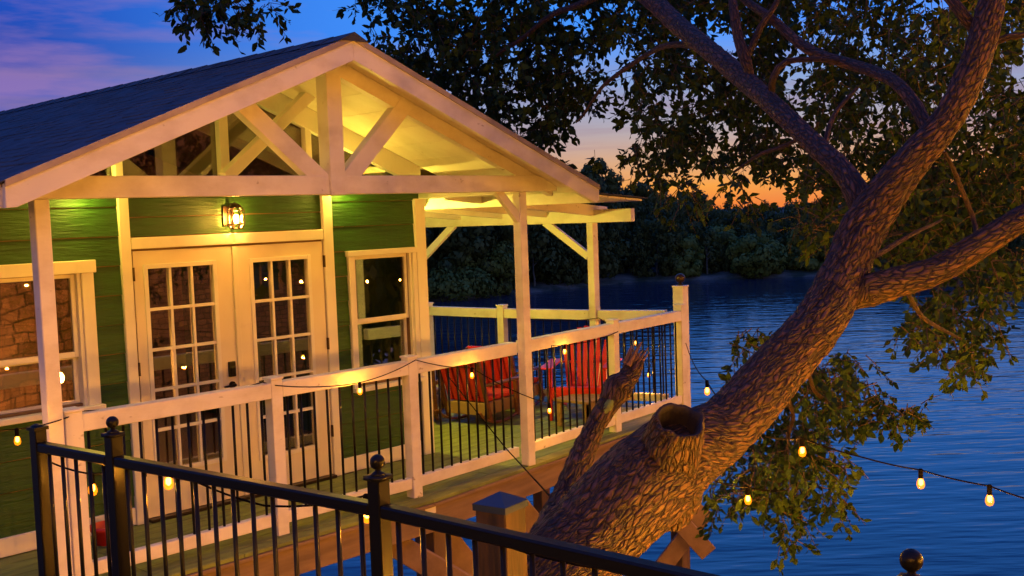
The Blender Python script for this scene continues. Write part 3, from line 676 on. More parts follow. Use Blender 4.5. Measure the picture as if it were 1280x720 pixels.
for i, p in enumerate(FP):
    if i == 3: continue
    ax, ay = (X3, Y3) if i < 3 else (U, W2)
    post_mb(p, ax, ay, 0.092 if i else 0.11, -0.02, 1.10 if i < 5 else 1.13).build('railing_post', M['white'], fr, 0.004)
    if 0 < i < 5:
        b = MB(); b.obox(V((p.x, p.y, 0)) - ay * 0.165 + V((0, 0, -0.085)), ax * 0.055, ay * 0.016, V((0, 0, 0.028))); b.build('post_block', M['white'], fr, 0.003)
CPt = V((9.90, 6.93, 0))
b = post_mb(CPt, U, W2, 0.125, -0.03, 1.325); b.build('corner_post', M['white'], fr, 0.004)
b = MB(); b.lathe((CPt.x, CPt.y, 1.345), [(0.035, 0), (0.03, 0.012), (0.016, 0.018), (0.016, 0.03)], 14); b.ball((CPt.x, CPt.y, 1.345 + 0.075), 0.055, 14); b.build('ball_finial', M['bronze'], fr, 0, True)
runs = []
for p, q in zip(FP, FP[1:]):
    d = (q - p).normalized(); n = V((-d.y, d.x, 0)); a, c = p + d * 0.047, q - d * 0.047
    b = MB(); b.obox((a + c) / 2 + V((0, 0, 1.026)), d * (c - a).length / 2, n * 0.045, V((0, 0, 0.054))); b.build('top_rail', M['white'], fr, 0.004)
    b = MB(); b.obox((a + c) / 2 + V((0, 0, 0.115)), d * (c - a).length / 2, n * 0.03, V((0, 0, 0.043))); b.build('bottom_rail', M['white'], fr, 0.004)
    runs.append((p, q, 0.05))
balusters(fr, runs, M['black'], 0.157, 0.973, 0.0095, 0.113)
sr = thing('deck_railing', (9.4, 8.5, 0), 'yellow-lit white side railing at the lake edge of the deck', 'railing')
SR = [V((9.78, 6.98, 0)), V((9.475, 7.80, 0)), V((9.20, 8.98, 0)), V((9.08, 10.15, 0))]
runs = []
for i, p in enumerate(SR[2:]): post_mb(p, U, W2, 0.092, 0.0, 1.11).build('railing_post', M['white'], sr, 0.004)
for p, q in zip(SR, SR[1:]):
    d = (q - p).normalized(); n = V((-d.y, d.x, 0)); a, c = p + d * 0.05, q - d * 0.05
    b = MB(); b.obox((a + c) / 2 + V((0, 0, 1.026)), d * (c - a).length / 2, n * 0.045, V((0, 0, 0.054))); b.build('top_rail', M['white'], sr, 0.004)
    b = MB(); b.obox((a + c) / 2 + V((0, 0, 0.115)), d * (c - a).length / 2, n * 0.03, V((0, 0, 0.043))); b.build('bottom_rail', M['white'], sr, 0.004)
    runs.append((p, q, 0.05))
balusters(sr, runs, M['black'], 0.157, 0.973, 0.0095, 0.113)

# ------------------------------------------------------------------ black railing and walkway in front
RZ, WF = 1.32, 0.36
PB = [atz(48, 552, RZ), atz(143, 569, RZ), atz(474, 629, RZ), atz(1140, 776, RZ)]
br = thing('walkway_railing', (PB[1].x, PB[1].y, WF), 'black metal walkway railing with ball-topped posts in the foreground', 'railing')
runs = []
rd = (PB[2] - PB[1]).normalized(); rn = V((-rd.y, rd.x, 0))
PB.append(PB[3] + (PB[3] - PB[2]).normalized() * 1.6)
for i, p in enumerate(PB):
    b = MB(); zt = RZ + (0.075 if i else 0.05); b.obox(V((p.x, p.y, (WF + zt) / 2)), rd * 0.0255, rn * 0.0255, V((0, 0, (zt - WF) / 2)))
    po = b.build('post', M['black'], br, 0.003)
    b = MB(); b.obox(V((p.x, p.y, zt + 0.007)), rd * 0.032, rn * 0.032, V((0, 0, 0.007)))
    if i: b.lathe((p.x, p.y, zt + 0.014), [(0.026, 0), (0.018, 0.008), (0.009, 0.012), (0.009, 0.02)], 12); b.ball((p.x, p.y, zt + 0.014 + 0.04), 0.024, 14)
    else: b.lathe((p.x, p.y, zt + 0.014), [(0.028, 0), (0.02, 0.008), (0.004, 0.012)], 12)
    b.build('post_cap', M['black'], po, 0, i > 0)
for p, q in zip(PB, PB[1:]):
    d = (q - p).normalized(); a, c = p + d * 0.026, q - d * 0.026
    n = V((-d.y, d.x, 0))
    b = MB(); b.obox((a + c) / 2 + V((0, 0, -0.020)), d * (c - a).length / 2, n * 0.024, V((0, 0, 0.020))); b.build('top_rail', M['black'], br, 0.006)
    b = MB(); b.obox((a + c) / 2 + V((0, 0, WF + 0.10 - RZ)), d * (c - a).length / 2, n * 0.018, V((0, 0, 0.016))); b.build('bottom_rail', M['black'], br, 0.003)
    runs.append((V((p.x, p.y, 0)), V((q.x, q.y, 0)), 0.03))
bal0 = MB(); 
balusters(br, runs, M['black'], WF + 0.117, RZ - 0.041, 0.0085, 0.104)
# walkway boards behind that railing, below the camera
b = MB(); wl = V((PB[0].x, PB[0].y, 0)) - rd * 0.2; ln = (PB[-1] - PB[0]).length + 0.6; d2 = (PB[-1] - PB[0]); d2.z = 0; d2.normalize(); n2 = V((-d2.y, d2.x, 0))
if n2.dot(V((-1, -1, 0))) < 0: n2 = -n2
for k in range(int(ln / 0.143)):
    c = wl + d2 * (k * 0.143 + 0.07) + n2 * 1.15; b.obox(c + V((0, 0, WF - 0.018)), d2 * 0.068, n2 * 1.22, V((0, 0, 0.018)))
struct(b.build('walkway', M['floor']))
b = MB()
for t in (0.06, 0.38, 0.68, 0.97):
    for s_ in (0.1, 2.2):
        c = wl + d2 * ln * t + n2 * s_; b.box((c.x - 0.06, c.y - 0.06, -4.5), (c.x + 0.06, c.y + 0.06, WF - 0.037))
struct(b.build('walkway_base', M['pile']))

# timber post with dark cap
D0 = 3.95; top = at(625, 618, D0)
wp = thing('timber_post', (top.x, top.y, -2.5), 'thick square timber post with dark pyramid metal cap behind the black railing', 'post')
ps = 0.066; e1 = V((-0.986, -0.152, 0)).normalized(); e2 = V((0.152, -0.986, 0)).normalized()
b = MB(); b.obox(V((top.x, top.y, (top.z - 2.6) / 2 - 0.02)), e1 * ps, e2 * ps, V((0, 0, (top.z + 2.6) / 2 - 0.02))); b.build('shaft', M['postwood'], wp, 0.005)
b = MB(); zc_ = top.z - 0.038
b.obox(V((top.x, top.y, zc_)), e1 * (ps + 0.006), e2 * (ps + 0.006), V((0, 0, 0.012)))
q = [V((top.x, top.y, zc_ + 0.0125)) + e1 * (ps + 0.006) * i + e2 * (ps + 0.006) * j for i, j in ((-1, -1), (1, -1), (1, 1), (-1, 1))]
b._q(q + [V((top.x, top.y, top.z + 0.012))], [(0, 1, 4), (1, 2, 4), (2, 3, 4), (3, 0, 4)]); b.build('cap', M['slate'], wp)

# ------------------------------------------------------------------ lamps on the cottage
LC = aty(295, 272, WY - 0.13)
ln_ = thing('wall_lantern', (LC.x, WY, LC.z), 'lit octagonal glass wall lantern above the double doors', 'lantern')
b = MB()
for dz, r_ in ((-0.085, 0.045), (0.055, 0.066), (-0.05, 0.066)):
    pts = [LC + V((r_ * math.cos(k * math.pi / 3 + 0.3), r_ * math.sin(k * math.pi / 3 + 0.3), dz)) for k in range(7)]
    b.tube(pts, 0.005, 5)
for k in range(6):
    g = k * math.pi / 3 + 0.3; e = V((math.cos(g), math.sin(g), 0))
    b.tube([LC + e * 0.045 + V((0, 0, -0.085)), LC + e * 0.066 + V((0, 0, -0.05)), LC + e * 0.066 + V((0, 0, 0.055)), LC + e * 0.03 + V((0, 0, 0.10))], 0.005, 5)
b.build('cage', M['bronze'], ln_)
b = MB(); b.lathe(LC + V((0, 0, 0.075)), [(0.055, 0), (0.05, 0.006), (0.03, 0.03), (0.012, 0.036)], 6); b.build('roof_cap', M['bronze'], ln_)
b = MB(); b.lathe(LC, [(0.040, -0.083), (0.062, -0.05), (0.062, 0.055)], 6); b.f = b.f[:-2]; b.m = b.m[:-2]; b.build('glass', M['clear'], ln_)
b = MB(); b.box((LC.x - 0.05, WY - 0.03, LC.z - 0.06), (LC.x + 0.05, WY - 0.015, LC.z + 0.09)); b.tube([(LC.x, WY - 0.03, LC.z + 0.04), (LC.x, WY - 0.07, LC.z + 0.105), LC + V((0, 0, 0.11))], 0.008, 8); b.build('bracket', M['bronze'], ln_)
b = MB(); b.ball(LC + V((0, 0, -0.01)), 0.02, 8, 1.7); b.build('bulb', M['lampglow'], ln_)
def porch_light(c, d, label, gm='porchglow'):
    t = thing('porch_light', c, label, 'lamp', None)
    c = V(c); d = V(d)
    b = MB(); b.obox(c + d * 0.012, d * 0.012, d.cross(Z3) * 0.06, Z3 * 0.035); b.build('back_plate', M['bronze'], t)
    b = MB(); b.ball(c + d * 0.075, 0.05, 8, 0.8); b.build('globe', M[gm], t)
porch_light((3.50, WY - 0.046, 2.475), (0, -1, 0), 'bright yellow porch lamp washing the siding left of the doors')
porch_light((5.80, WY - 0.046, 2.475), (0, -1, 0), 'bright yellow porch lamp washing the siding right of the doors')
porch_light((6.745, 8.5, 2.15), (1, 0, 0), 'yellow lamp on the side wall lighting the red chairs', 'sideglow')
sb = thing('landing_house', (8.0, -6.0, -1.5), 'stone-walled house across the landing behind the viewer, mirrored in the panes', 'house')
b = MB(); b.box((1.0, -10.0, -1.7), (15.0, -5.5, 5.6)); b.build('wall', M['stone'], sb)
b = MB(); b.prism([(0.6, -5.0, 5.5), (0.6, -7.75, 7.4), (0.6, -10.5, 5.5)], (14.8, 0, 0)); b.build('roof', M['shingle'], sb)
for wx in (4.6, 9.6, 13.0):
    b = MB()
    for q0, q1 in (((wx, 0.6), (wx + 0.08, 2.0)), ((wx + 1.02, 0.6), (wx + 1.1, 2.0)), ((wx + 0.081, 0.6), (wx + 1.019, 0.68)), ((wx + 0.081, 1.92), (wx + 1.019, 2.0)), ((wx + 0.53, 0.681), (wx + 0.57, 1.919))): b.box((q0[0], -5.499, q0[1]), (q1[0], -5.44, q1[1]))
    wf = b.build('window', M['brace'], sb); b = MB(); b.box((wx + 0.081, -5.499, 0.681), (wx + 1.019, -5.48, 1.919)); b.build('pane', M['slate'], wf)
# inside
st = MB(); st.box((2.75, WY + 1.6, 0.012), (4.35, WY + 2.2, 2.6)); tag(st.build('added_stonework', M['stone']), 'added chimney inside, seen through the left window', 'stonework')  # made-up indoor stonework, stands in for a stone wall mirrored in the pane
pl_ = thing('added_lamp', (3.2, WY + 0.9, 0.5), 'added lamp indoors, lighting the stone behind the left window', 'lamp')  # made-up lamp, lights the stonework behind the left pane
b = MB(); b.lathe((3.62, WY + 0.75, 0.012), [(0.12, 0), (0.12, 0.02), (0.015, 0.03), (0.015, 1.0)], 10); b.build('stand', M['bronze'], pl_)
b = MB(); b.ball((3.62, WY + 0.75, 1.06), 0.045, 8); b.build('bulb', emit('added_lamp_glow', (1, 0.36, 0.06), 750), pl_)

# ------------------------------------------------------------------ string lights
CORDR = 0.004
LAMPS = {}
for k_, e_ in (('small', BULB_W), ('medium', BULB_W * 12), ('large', BULB_W * 36)):
    ld = bpy.data.lights.new('bulb_light', 'POINT'); ld.energy = e_; ld.color = (1.0, 0.47, 0.06); ld.shadow_soft_size = 0.012; LAMPS[k_] = ld
def bulb_parts(parent, p, s=1.0, fm='small'):
    """socket hangs at p (on the cord); bulb below"""
    b = MB(); b.lathe((p.x, p.y, p.z), [(0.006, 0.006), (0.014 * s, 0.002), (0.014 * s, -0.038), (0.011 * s, -0.042)][::-1], 8)
    so = b.build('socket', M['cord'], parent)
    c = p + V((0, 0, -0.075 * s))
    b = MB(); b.lathe(c, [(0.003, -0.034), (0.016, -0.028), (0.0225, -0.012), (0.021, 0.006), (0.013, 0.026), (0.010, 0.036)], 10); b.v = [c + (v - c) * s for v in b.v]
    bu = b.build('bulb', M['bulbglass'], so, 0, True)
    b = MB(); b.lathe(c + V((0, 0, 0.004)), [(0.002, -0.016), (0.0105, -0.008), (0.0105, 0.008), (0.002, 0.02)], 5); b.build('filament', M['filament'], so)
    lo = bpy.data.objects.new('bulb_light', LAMPS[fm]); C.objects.link(lo); lo.location = c - V(parent['_o']); lo.parent = so
def strand(label, pts, bulbs, group='strings of warm bulbs', sag=0.04, fm='small'):
    """pts: cord way points; bulbs: indices of way points that carry a bulb"""
    t = thing('string_lights', pts[0], label, 'string lights', group)
    full = []
    for i in range(len(pts) - 1):
        a, c = V(pts[i]), V(pts[i + 1])
        for k in range(8): f = k / 8; full.append(a.lerp(c, f) - V((0, 0, 4 * sag * (c - a).length * f * (1 - f))))
    full.append(V(pts[-1]))
    b = MB(); b.tube(full, CORDR, 5); b.build('cord', M['cord'], t)
    for i in bulbs: bulb_parts(t, V(pts[i]), 0.84, fm)
def bp(p): return p + V((0, 0, 0.075))        # cord point above a bulb centre
# along the outside of the white railing
Y6 = 6.22
strand('string of amber bulbs looped along the white front railing',
       [V((1.6, 6.3, 1.25)), bp(aty(22, 553, 6.2)), V((2.96, 6.50, 1.088)), V((4.25, 6.50, 1.088)), V((4.325, 6.425, 1.06)), bp(aty(450, 491, 6.32)), V((5.57, 6.39, 1.09)), bp(aty(590, 471, 6.40)), bp(aty(687, 515, 6.42)), V((7.3, 6.52, 1.0)), bp(aty(706, 441, 6.56)), V((8.44, 6.66, 1.0))],
       [1, 5, 7, 8, 10], sag=0.03)
strand('string of bulbs hung inside the lake-side railing behind the red chairs',
       [V((9.1, 9.9, 1.0)), V((9.2, 8.9, 1.0)), V((9.42, 7.7, 1.0)), bp(atx(795, 430, 9.62)), bp(atx(811, 470, 9.68)), V((9.76, 7.0, 1.0))], [3, 4])
def near_rail(px, py):                      # a point just beyond the black railing
    q = atz(px, 0.1826 * px + 541, RZ) ; d = EYE - q; D = (q - EYE).dot(CF)
    return at(px, py, D + 0.12)
strand('string of bulbs tied under the black walkway rail',
       [near_rail(52, 572), bp(near_rail(116, 615)), V(near_rail(150, 585)), bp(near_rail(211, 607)), V(near_rail(330, 632)), bp(near_rail(459, 648)), V(near_rail(600, 670)), V(near_rail(760, 712))], [1, 3, 5], sag=0.03)
T1, T2 = at(905, 508, 4.75), at(985, 548, 5.0)
strand('string of bulbs from the white corner post to the leaning tree',
       [V((9.86, 6.85, 0.72)), bp(at(884, 491, 7.0)), at(915, 512, 5.0)], [1], sag=0.012)
strand('string of bulbs stretching from the leaning tree out over the lake',
       [at(955, 545, 4.9), bp(at(1003, 567, 5.3)), at(1080, 572, 5.2), bp(at(1151, 607, 5.15)), bp(at(1237, 628, 4.9)), at(1300, 628, 4.7), bp(at(1390, 650, 4.5)), at(1540, 640, 4.2), bp(at(1640, 700, 4.0))], [1, 3, 4, 6, 8], sag=0.02)
strand('short string with one bulb below the leaning trunk',
       [at(870, 590, 4.8), bp(at(935, 627, 5.6)), at(985, 613, 6.0)], [1], sag=0.02)
b = MB(); b.tube([at(560, 470, 9.0), at(600, 520, 8.9), at(632, 560, 8.7), at(700, 634, 5.0)], 0.005, 5); tag(b.build('cord', M['cord']), 'thin dark cord running from the deck railing down to the broken branch', 'cord')
# strings round the camera (they show in panes), boosted to light house and trunk
def over(label, a, c, n, sag, fm='large'):
    pts = []
    for k in range(n + 2):
        f = k / (n + 1); p = V(a).lerp(V(c), f); p.z -= 4 * sag * f * (1 - f); pts.append(p)
    strand(label, pts, range(1, n + 1), sag=0.01, fm=fm)
over('string of bulbs hanging over the landing right of the camera', (2.6, -2.6, 1.7), (7.6, -2.0, 1.5), 9, 0.3)
over('added string of bulbs out of view, lighting the right side of the deck', (8.6, -2.2, 1.8), (14.0, 0.6, 1.2), 9, 0.3)  # added strand, out of view, to light the right of deck and trunk
over('string of bulbs hanging over the walkway behind the camera', (-4.5, 2.6, 3.2), (-0.5, -3.0, 3.0), 5, 0.3)
over('string of bulbs running down the bank below the leaning tree', at(985, 950, 3.5), at(1360, 900, 4.4), 5, 0.05, 'medium')

# ------------------------------------------------------------------ chairs on the deck
def xform(mb, o, yaw):
    c, s_ = math.cos(yaw), math.sin(yaw)
    mb.v = [V((o[0] + p.x * c - p.y * s_, o[1] + p.x * s_ + p.y * c, o[2] + p.z * CZ)) for p in mb.v]; return mb
CZ = 0.80
def adirondack(o, yaw, label):
    global CZ
    CZ = 0.93
    t = thing('adirondack_chair', o, label, 'chair')
    b = MB()
    for k in range(7):                                   # fan back, chair faces +x
        yy = (k - 3) * 0.066; hh = 0.70 - 0.018 * (k - 3) ** 2
        b.beam((0.02, yy * 0.85, 0.28), (-0.02 - hh * 0.36, yy * 1.18, 0.28 + hh), 0.052, 0.02, V((1, 0, 0.4)))
    xform(b, o, yaw).build('backrest', M['red'], t, 0.004)
    b = MB()
    for k in range(6): x = 0.02 + k * 0.092; b.box((x, -0.26, 0.27 + k * 0.018), (x + 0.082, 0.26, 0.292 + k * 0.018))
    xform(b, o, yaw).build('seat', M['red'], t, 0.004)
    for s_ in (-1, 1):
        b = MB(); b.box((-0.16, s_ * 0.33 - 0.07, 0.585), (0.58, s_ * 0.33 + 0.07, 0.607)); xform(b, o, yaw).build('arm', M['red'], t, 0.006)
        b = MB(); b.box((0.46, s_ * 0.29 - 0.015, 0.0), (0.55, s_ * 0.29 + 0.015, 0.584)); xform(b, o, yaw).build('leg', M['red'], t, 0.004)
        b = MB(); b.beam((0.50, s_ * 0.265, 0.31), (-0.34, s_ * 0.265, 0.06), 0.025, 0.12); xform(b, o, yaw).build('leg', M['red'], t, 0.004)
    b = MB(); b.box((0.55, -0.27, 0.25), (0.572, 0.27, 0.37)); xform(b, o, yaw).build('apron', M['red'], t, 0.003)
    b = MB(); b.box((-0.16, -0.33, 0.555), (-0.13, 0.33, 0.583)); xform(b, o, yaw).build('cross_rail', M['red'], t, 0.003)
def rocker(o, yaw, label, cm='cushion', wm='rocker'):
    global CZ
    CZ = 0.66
    t = thing('rocking_chair', o, label, 'chair')
    for s_ in (-1, 1):
        b = MB(); b.tube([(0.02 + 0.44 * math.sin(a), s_ * 0.27, 0.02 + 1.0 * (1 - math.cos(a * 0.55))) for a in [x * 0.14 - 1.25 for x in range(19)]], 0.022, 6); xform(b, o, yaw).build('rocker_runner', M[wm], t)
        b = MB(); b.beam((0.30, s_ * 0.27, 0.04), (0.28, s_ * 0.27, 0.62), 0.04, 0.045, V((1, 0, 0))); xform(b, o, yaw).build('leg', M[wm], t, 0.005)
        b = MB(); b.beam((-0.20, s_ * 0.27, 0.05), (-0.40, s_ * 0.27, 1.10), 0.04, 0.045, V((1, 0, 0))); xform(b, o, yaw).build('back_post', M[wm], t, 0.005)
        b = MB(); b.tube([(-0.31, s_ * 0.29, 0.66), (-0.05, s_ * 0.30, 0.655), (0.22, s_ * 0.30, 0.655), (0.36, s_ * 0.30, 0.63), (0.40, s_ * 0.30, 0.58)], [0.025, 0.03, 0.032, 0.03, 0.02], 8); xform(b, o, yaw).build('arm', M[wm], t, 0, True)
    b = MB(); b.box((-0.26, -0.25, 0.16), (0.32, 0.25, 0.36)); xform(b, o, yaw).build('seat_frame', M['tan'], t, 0.005)
    b = MB()
    for k in range(6): yy = (k - 2.5) * 0.085; b.beam((-0.24, yy, 0.38), (-0.395, yy, 1.04), 0.05, 0.016, V((1, 0, 0)))
    b.beam((-0.40, -0.27, 1.07), (-0.40, 0.27, 1.07), 0.03, 0.09); xform(b, o, yaw).build('backrest', M['red' if cm == 'cushion' else wm], t, 0.004)
    b = MB(); b.box((-0.22, -0.24, 0.365), (0.33, 0.24, 0.46)); ob = xform(b, o, yaw).build('seat_cushion', M[cm], t, 0.035); ob.modifiers['bevel'].segments = 3
    b = MB(); b.beam((-0.19, 0, 0.45), (-0.33, 0, 1.06), 0.46, 0.10, V((1, 0, 0.2))); ob = xform(b, o, yaw).build('back_cushion', M[cm], t, 0.035); ob.modifiers['bevel'].segments = 3
rocker((8.12, 8.30, 0), math.radians(10), 'red cushioned rocking chair seen from behind, nearest the cottage corner')
rocker((8.88, 8.62, 0), math.radians(14), 'red cushioned rocking chair half hidden behind the square porch post')
rocker((7.75, 8.95, 0), math.radians(40), 'dark rocking chair in shade against the cottage side', 'rocker', 'rocker')
adirondack((9.12, 7.68, 0), math.radians(212), 'bright red slatted adirondack chair beside the lake-side railing')
tb = thing('side_table', (8.6, 7.2, 0), 'low tan wooden table between the red chairs', 'table')
tx, ty = 8.30, 6.98
b = MB()
for k in range(5): b.box((tx + k * 0.125, ty, 0.26), (tx + k * 0.125 + 0.118, ty + 0.44, 0.29))
b.build('table_top', M['tan'], tb, 0.004)
for x, y in ((tx + 0.05, ty + 0.05), (tx + 0.56, ty + 0.05), (tx + 0.05, ty + 0.39), (tx + 0.56, ty + 0.39)):
    b = MB(); b.box((x - 0.025, y - 0.025, 0), (x + 0.025, y + 0.025, 0.259)); b.build('leg', M['tan'], tb, 0.003)
b = MB(); b.box((tx + 0.02, ty + 0.025, 0.13), (tx + 0.60, ty + 0.04, 0.258)); b.build('apron', M['tan'], tb)
rp = MB(); rp.lathe((3.45, 7.30, 0.001), [(0.085, 0), (0.11, 0.10), (0.12, 0.10), (0.12, 0.13), (0.105, 0.13), (0.10, 0.09)], 20)
tag(rp.build('flower_pot', M['red'], None, 0, True), 'small red pot on the deck boards left of the doors', 'pot')

# ------------------------------------------------------------------ leaning tree
tree_base = at(640, 830, 4.1)
tree = thing('leaning_tree', (tree_base.x, tree_base.y, -1.6), 'big leaning tree with plated bark and dark leafy canopy over the lake', 'tree')
def spline(nodes, step):
    P = [at(*n[:3]) for n in nodes]; Rr = [n[3] * n[2] / FPX / 2 for n in nodes]; pts = []; rad = []
    for i in range(len(P) - 1):
        p0, p1, p2, p3 = P[max(i - 1, 0)], P[i], P[i + 1], P[min(i + 2, len(P) - 1)]
        k = max(2, int((p2 - p1).length / step))
        for j in range(k):
            t = j / k
            pts.append(0.5 * ((2 * p1) + (p2 - p0) * t + (2 * p0 - 5 * p1 + 4 * p2 - p3) * t * t + (3 * p1 - p0 - 3 * p2 + p3) * t ** 3)); rad.append(Rr[i] * (1 - t) + Rr[i + 1] * t)
    pts.append(P[-1]); rad.append(Rr[-1]); return pts, rad
def bark_tube(name, nodes, n, step, parent, rough=1.0, cut=None, wob=0.0, seed=0):
    pts, rad = spline(nodes, step); b = MB(); b.uv = []; m = len(pts)
    if wob: pts = [p + V((mn.noise(p * 3 + V((seed, 0, 0))), mn.noise(p * 3 + V((0, seed + 5, 0))), mn.noise(p * 3 + V((0, 0, seed + 9))))) * wob for p in pts]
    t = (pts[1] - pts[0]).normalized(); a = t.orthogonal().normalized(); vl = 0
    for i, p in enumerate(pts):
        if i: vl += (p - pts[i - 1]).length
        t = (pts[min(i + 1, m - 1)] - pts[max(i - 1, 0)]).normalized(); a = (a - t * a.dot(t)).normalized(); c = t.cross(a); r = rad[i]
        for k in range(n):
            g = 2 * math.pi * k / n; e = a * math.cos(g) + c * math.sin(g); q = V((math.cos(g) * r * 13, math.sin(g) * r * 13, vl * 5 + seed))
            dsp = 0
            if rough:
                lump = mn.noise(V((math.cos(g) * 1.2 + seed, math.sin(g) * 1.2, vl * 2.2))) * 0.09
                q2 = V((math.cos(g) * r * 36, math.sin(g) * r * 36, vl * 12 + seed)) + V((mn.noise(q), mn.noise(q + V((7, 0, 0))), mn.noise(q + V((0, 7, 0))))) * 0.8
                dd = mn.voronoi(q2)[0]; edge = min(1, (dd[1] - dd[0]) / 0.35)
                dsp = lump * r + (edge - 0.6) * 0.009 * rough * min(1, r / 0.1)
            b.v.append(p + e * (r + dsp)); b.uv.append((k / n * 2 * math.pi * max(r, 0.04), vl))
    for i in range(m - 1):
        for k in range(n):
            b.f.append((i * n + k, i * n + (k + 1) % n, (i + 1) * n + (k + 1) % n, (i + 1) * n + k)); b.m.append(0)
    if cut != 'open': b.f.append(tuple((m - 1) * n + k for k in range(n))); b.m.append(0)
    o = b.build(name, M['bark'], parent, 0, True); return o, pts, rad
bark_tube('trunk', [(560, 905, 4.0, 190), (655, 780, 4.12, 150), (736, 676, 4.28, 116), (806, 604, 4.40, 117), (850, 566, 4.46, 106), (908, 532, 4.55, 76), (968, 468, 4.68, 71), (1030, 394, 4.8, 61), (1060, 330, 4.9, 54), (1082, 280, 4.95, 54), (1128, 215, 4.95, 45), (1182, 152, 4.95, 39), (1218, 80, 4.95, 36), (1240, 0, 5.0, 32), (1255, -90, 5.1, 26), (1262, -200, 5.3, 20), (1275, -330, 5.5, 10)], 120, 0.016, tree, 1.0)
bark_tube('limb', [(1085, 300, 4.97, 22), (1074, 250, 5.03, 33), (1055, 216, 5.15, 29), (1015, 178, 5.4, 26), (965, 130, 5.8, 25), (925, 95, 6.2, 25), (885, 62, 6.6, 24), (848, 32, 7.0, 24), (808, -5, 7.4, 22), (740, -55, 8.2, 18), (640, -100, 9.0, 12), (520, -120, 9.6, 7)], 48, 0.020, tree, 0.8, seed=11)
bark_tube('limb', [(1052, 378, 4.84, 26), (1085, 364, 4.82, 40), (1120, 353, 4.80, 38), (1172, 338, 4.75, 35), (1230, 303, 4.7, 33), (1292, 266, 4.65, 31), (1370, 230, 4.6, 26), (1480, 180, 4.6, 18), (1600, 120, 4.7, 8)], 60, 0.018, tree, 0.9, seed=21)
bark_tube('limb', [(1168, 178, 4.98, 12), (1156, 150, 5.05, 17), (1130, 115, 5.2, 16), (1090, 90, 5.5, 15), (1015, 62, 5.9, 13), (955, 18, 6.2, 11), (900, -30, 6.5, 8), (840, -70, 6.8, 5)], 32, 0.03, tree, 0.6, wob=0.02, seed=31)
SM = [[(938, 108, 6.1, 10), (930, 70, 6.1, 15), (922, 20, 6.2, 12), (915, -50, 6.4, 8), (900, -120, 6.6, 4)], [(932, 80, 6.1, 8), (950, 35, 6.1, 9), (968, 10, 6.1, 7), (990, -40, 6.2, 4)],
      [(966, 132, 5.9, 9), (966, 100, 5.8, 9), (985, 78, 5.8, 8), (1030, 72, 5.7, 6), (1075, 78, 5.7, 3)], [(1225, 50, 5.0, 12), (1198, 15, 5.0, 15), (1172, -15, 5.1, 12), (1130, -60, 5.3, 6)],
      [(1232, 55, 5.0, 10), (1262, 42, 4.95, 9), (1320, 40, 4.9, 6)], [(1135, 360, 4.85, 6), (1152, 390, 4.95, 6), (1175, 415, 5.1, 5), (1200, 425, 5.3, 3)], [(1088, 322, 4.95, 8), (1120, 305, 5.1, 7), (1150, 290, 5.3, 5), (1180, 275, 5.5, 3)],
      [(1180, 190, 5.3, 5), (1200, 240, 5.4, 6), (1215, 285, 5.4, 6), (1225, 310, 5.0, 5)], [(1035, 185, 5.5, 7), (1045, 140, 5.7, 6), (1075, 105, 5.9, 4)], [(870, 55, 6.9, 9), (820, 60, 7.4, 7), (760, 100, 8.0, 5), (720, 150, 8.6, 3)],
      [(1005, 170, 5.6, 6), (960, 190, 5.9, 5), (915, 215, 6.2, 3)], [(780, -20, 7.8, 10), (690, 20, 8.8, 7), (620, 70, 9.6, 4)], [(1000, 420, 4.95, 6), (1010, 470, 5.4, 6), (1040, 505, 5.8, 4), (1100, 520, 6.0, 3)], [(985, 470, 5.2, 6), (990, 540, 5.8, 5), (975, 610, 6.1, 3)]]
for i, nd in enumerate(SM): bark_tube('branch', nd, 10, 0.05, tree, 0, wob=0.03, seed=i * 3 + 40)
# hollow stub where a limb was sawn off
c0, c1 = at(820, 628, 4.52), at(850, 524, 4.25)
ax = (c1 - c0).normalized(); sA = ax.orthogonal().normalized(); sB = ax.cross(sA); b = MB(); b.uv = []; n = 64
prof = [(0.0, 0.165), (0.1, 0.166), (0.2, 0.164), (0.3, 0.161), (0.4, 0.156), (0.5, 0.150), (0.6, 0.142), (0.7, 0.133), (0.8, 0.124), (0.88, 0.117), (0.94, 0.112), (0.985, 0.107), (1.0, 0.101), (0.99, 0.090), (0.92, 0.083), (0.8, 0.078), (0.7, 0.070), (0.66, 0.004)]
ln = (c1 - c0).length
for i, (f, r) in enumerate(prof):
    for k in range(n):
        g = 2 * math.pi * k / n; q = V((math.cos(g) * 2.3, math.sin(g) * 2.3, f * 2)); dd = mn.voronoi(V((math.cos(g) * 6.0, math.sin(g) * 6.0, f * 5)))[0]
        rr = r * (1 + 0.11 * mn.noise(q)) + (min(1, (dd[1] - dd[0]) / 0.3) - 0.6) * (0.009 if i < 11 else 0.003)
        b.v.append(c0 + ax * ln * f * (1 + 0.035 * mn.noise(V((math.cos(g) * 1.5, math.sin(g) * 1.5, 3)))) + (sA * math.cos(g) + sB * math.sin(g)) * rr * (0.92 if i > 3 else 1.0)); b.uv.append((k / n * 2 * math.pi * 0.11, f * ln + 4))
for i in range(len(prof) - 1):
    for k in range(n): b.f.append((i * n + k, i * n + (k + 1) % n, (i + 1) * n + (k + 1) % n, (i + 1) * n + k)); b.m.append(1 if i > 11 else 0)
b.f.append(tuple((len(prof) - 1) * n + k for k in range(n))); b.m.append(1)
M['hollow'] = mat('dark_hollow_wood', (0.014, 0.008, 0.005), 0.7, bump=((30, 30, 30), 0.6, 0.01))  # near-black wood colour holds the shade of the hollow
b.build('hollow_stub', [M['bark'], M['hollow']], tree, 0, True)
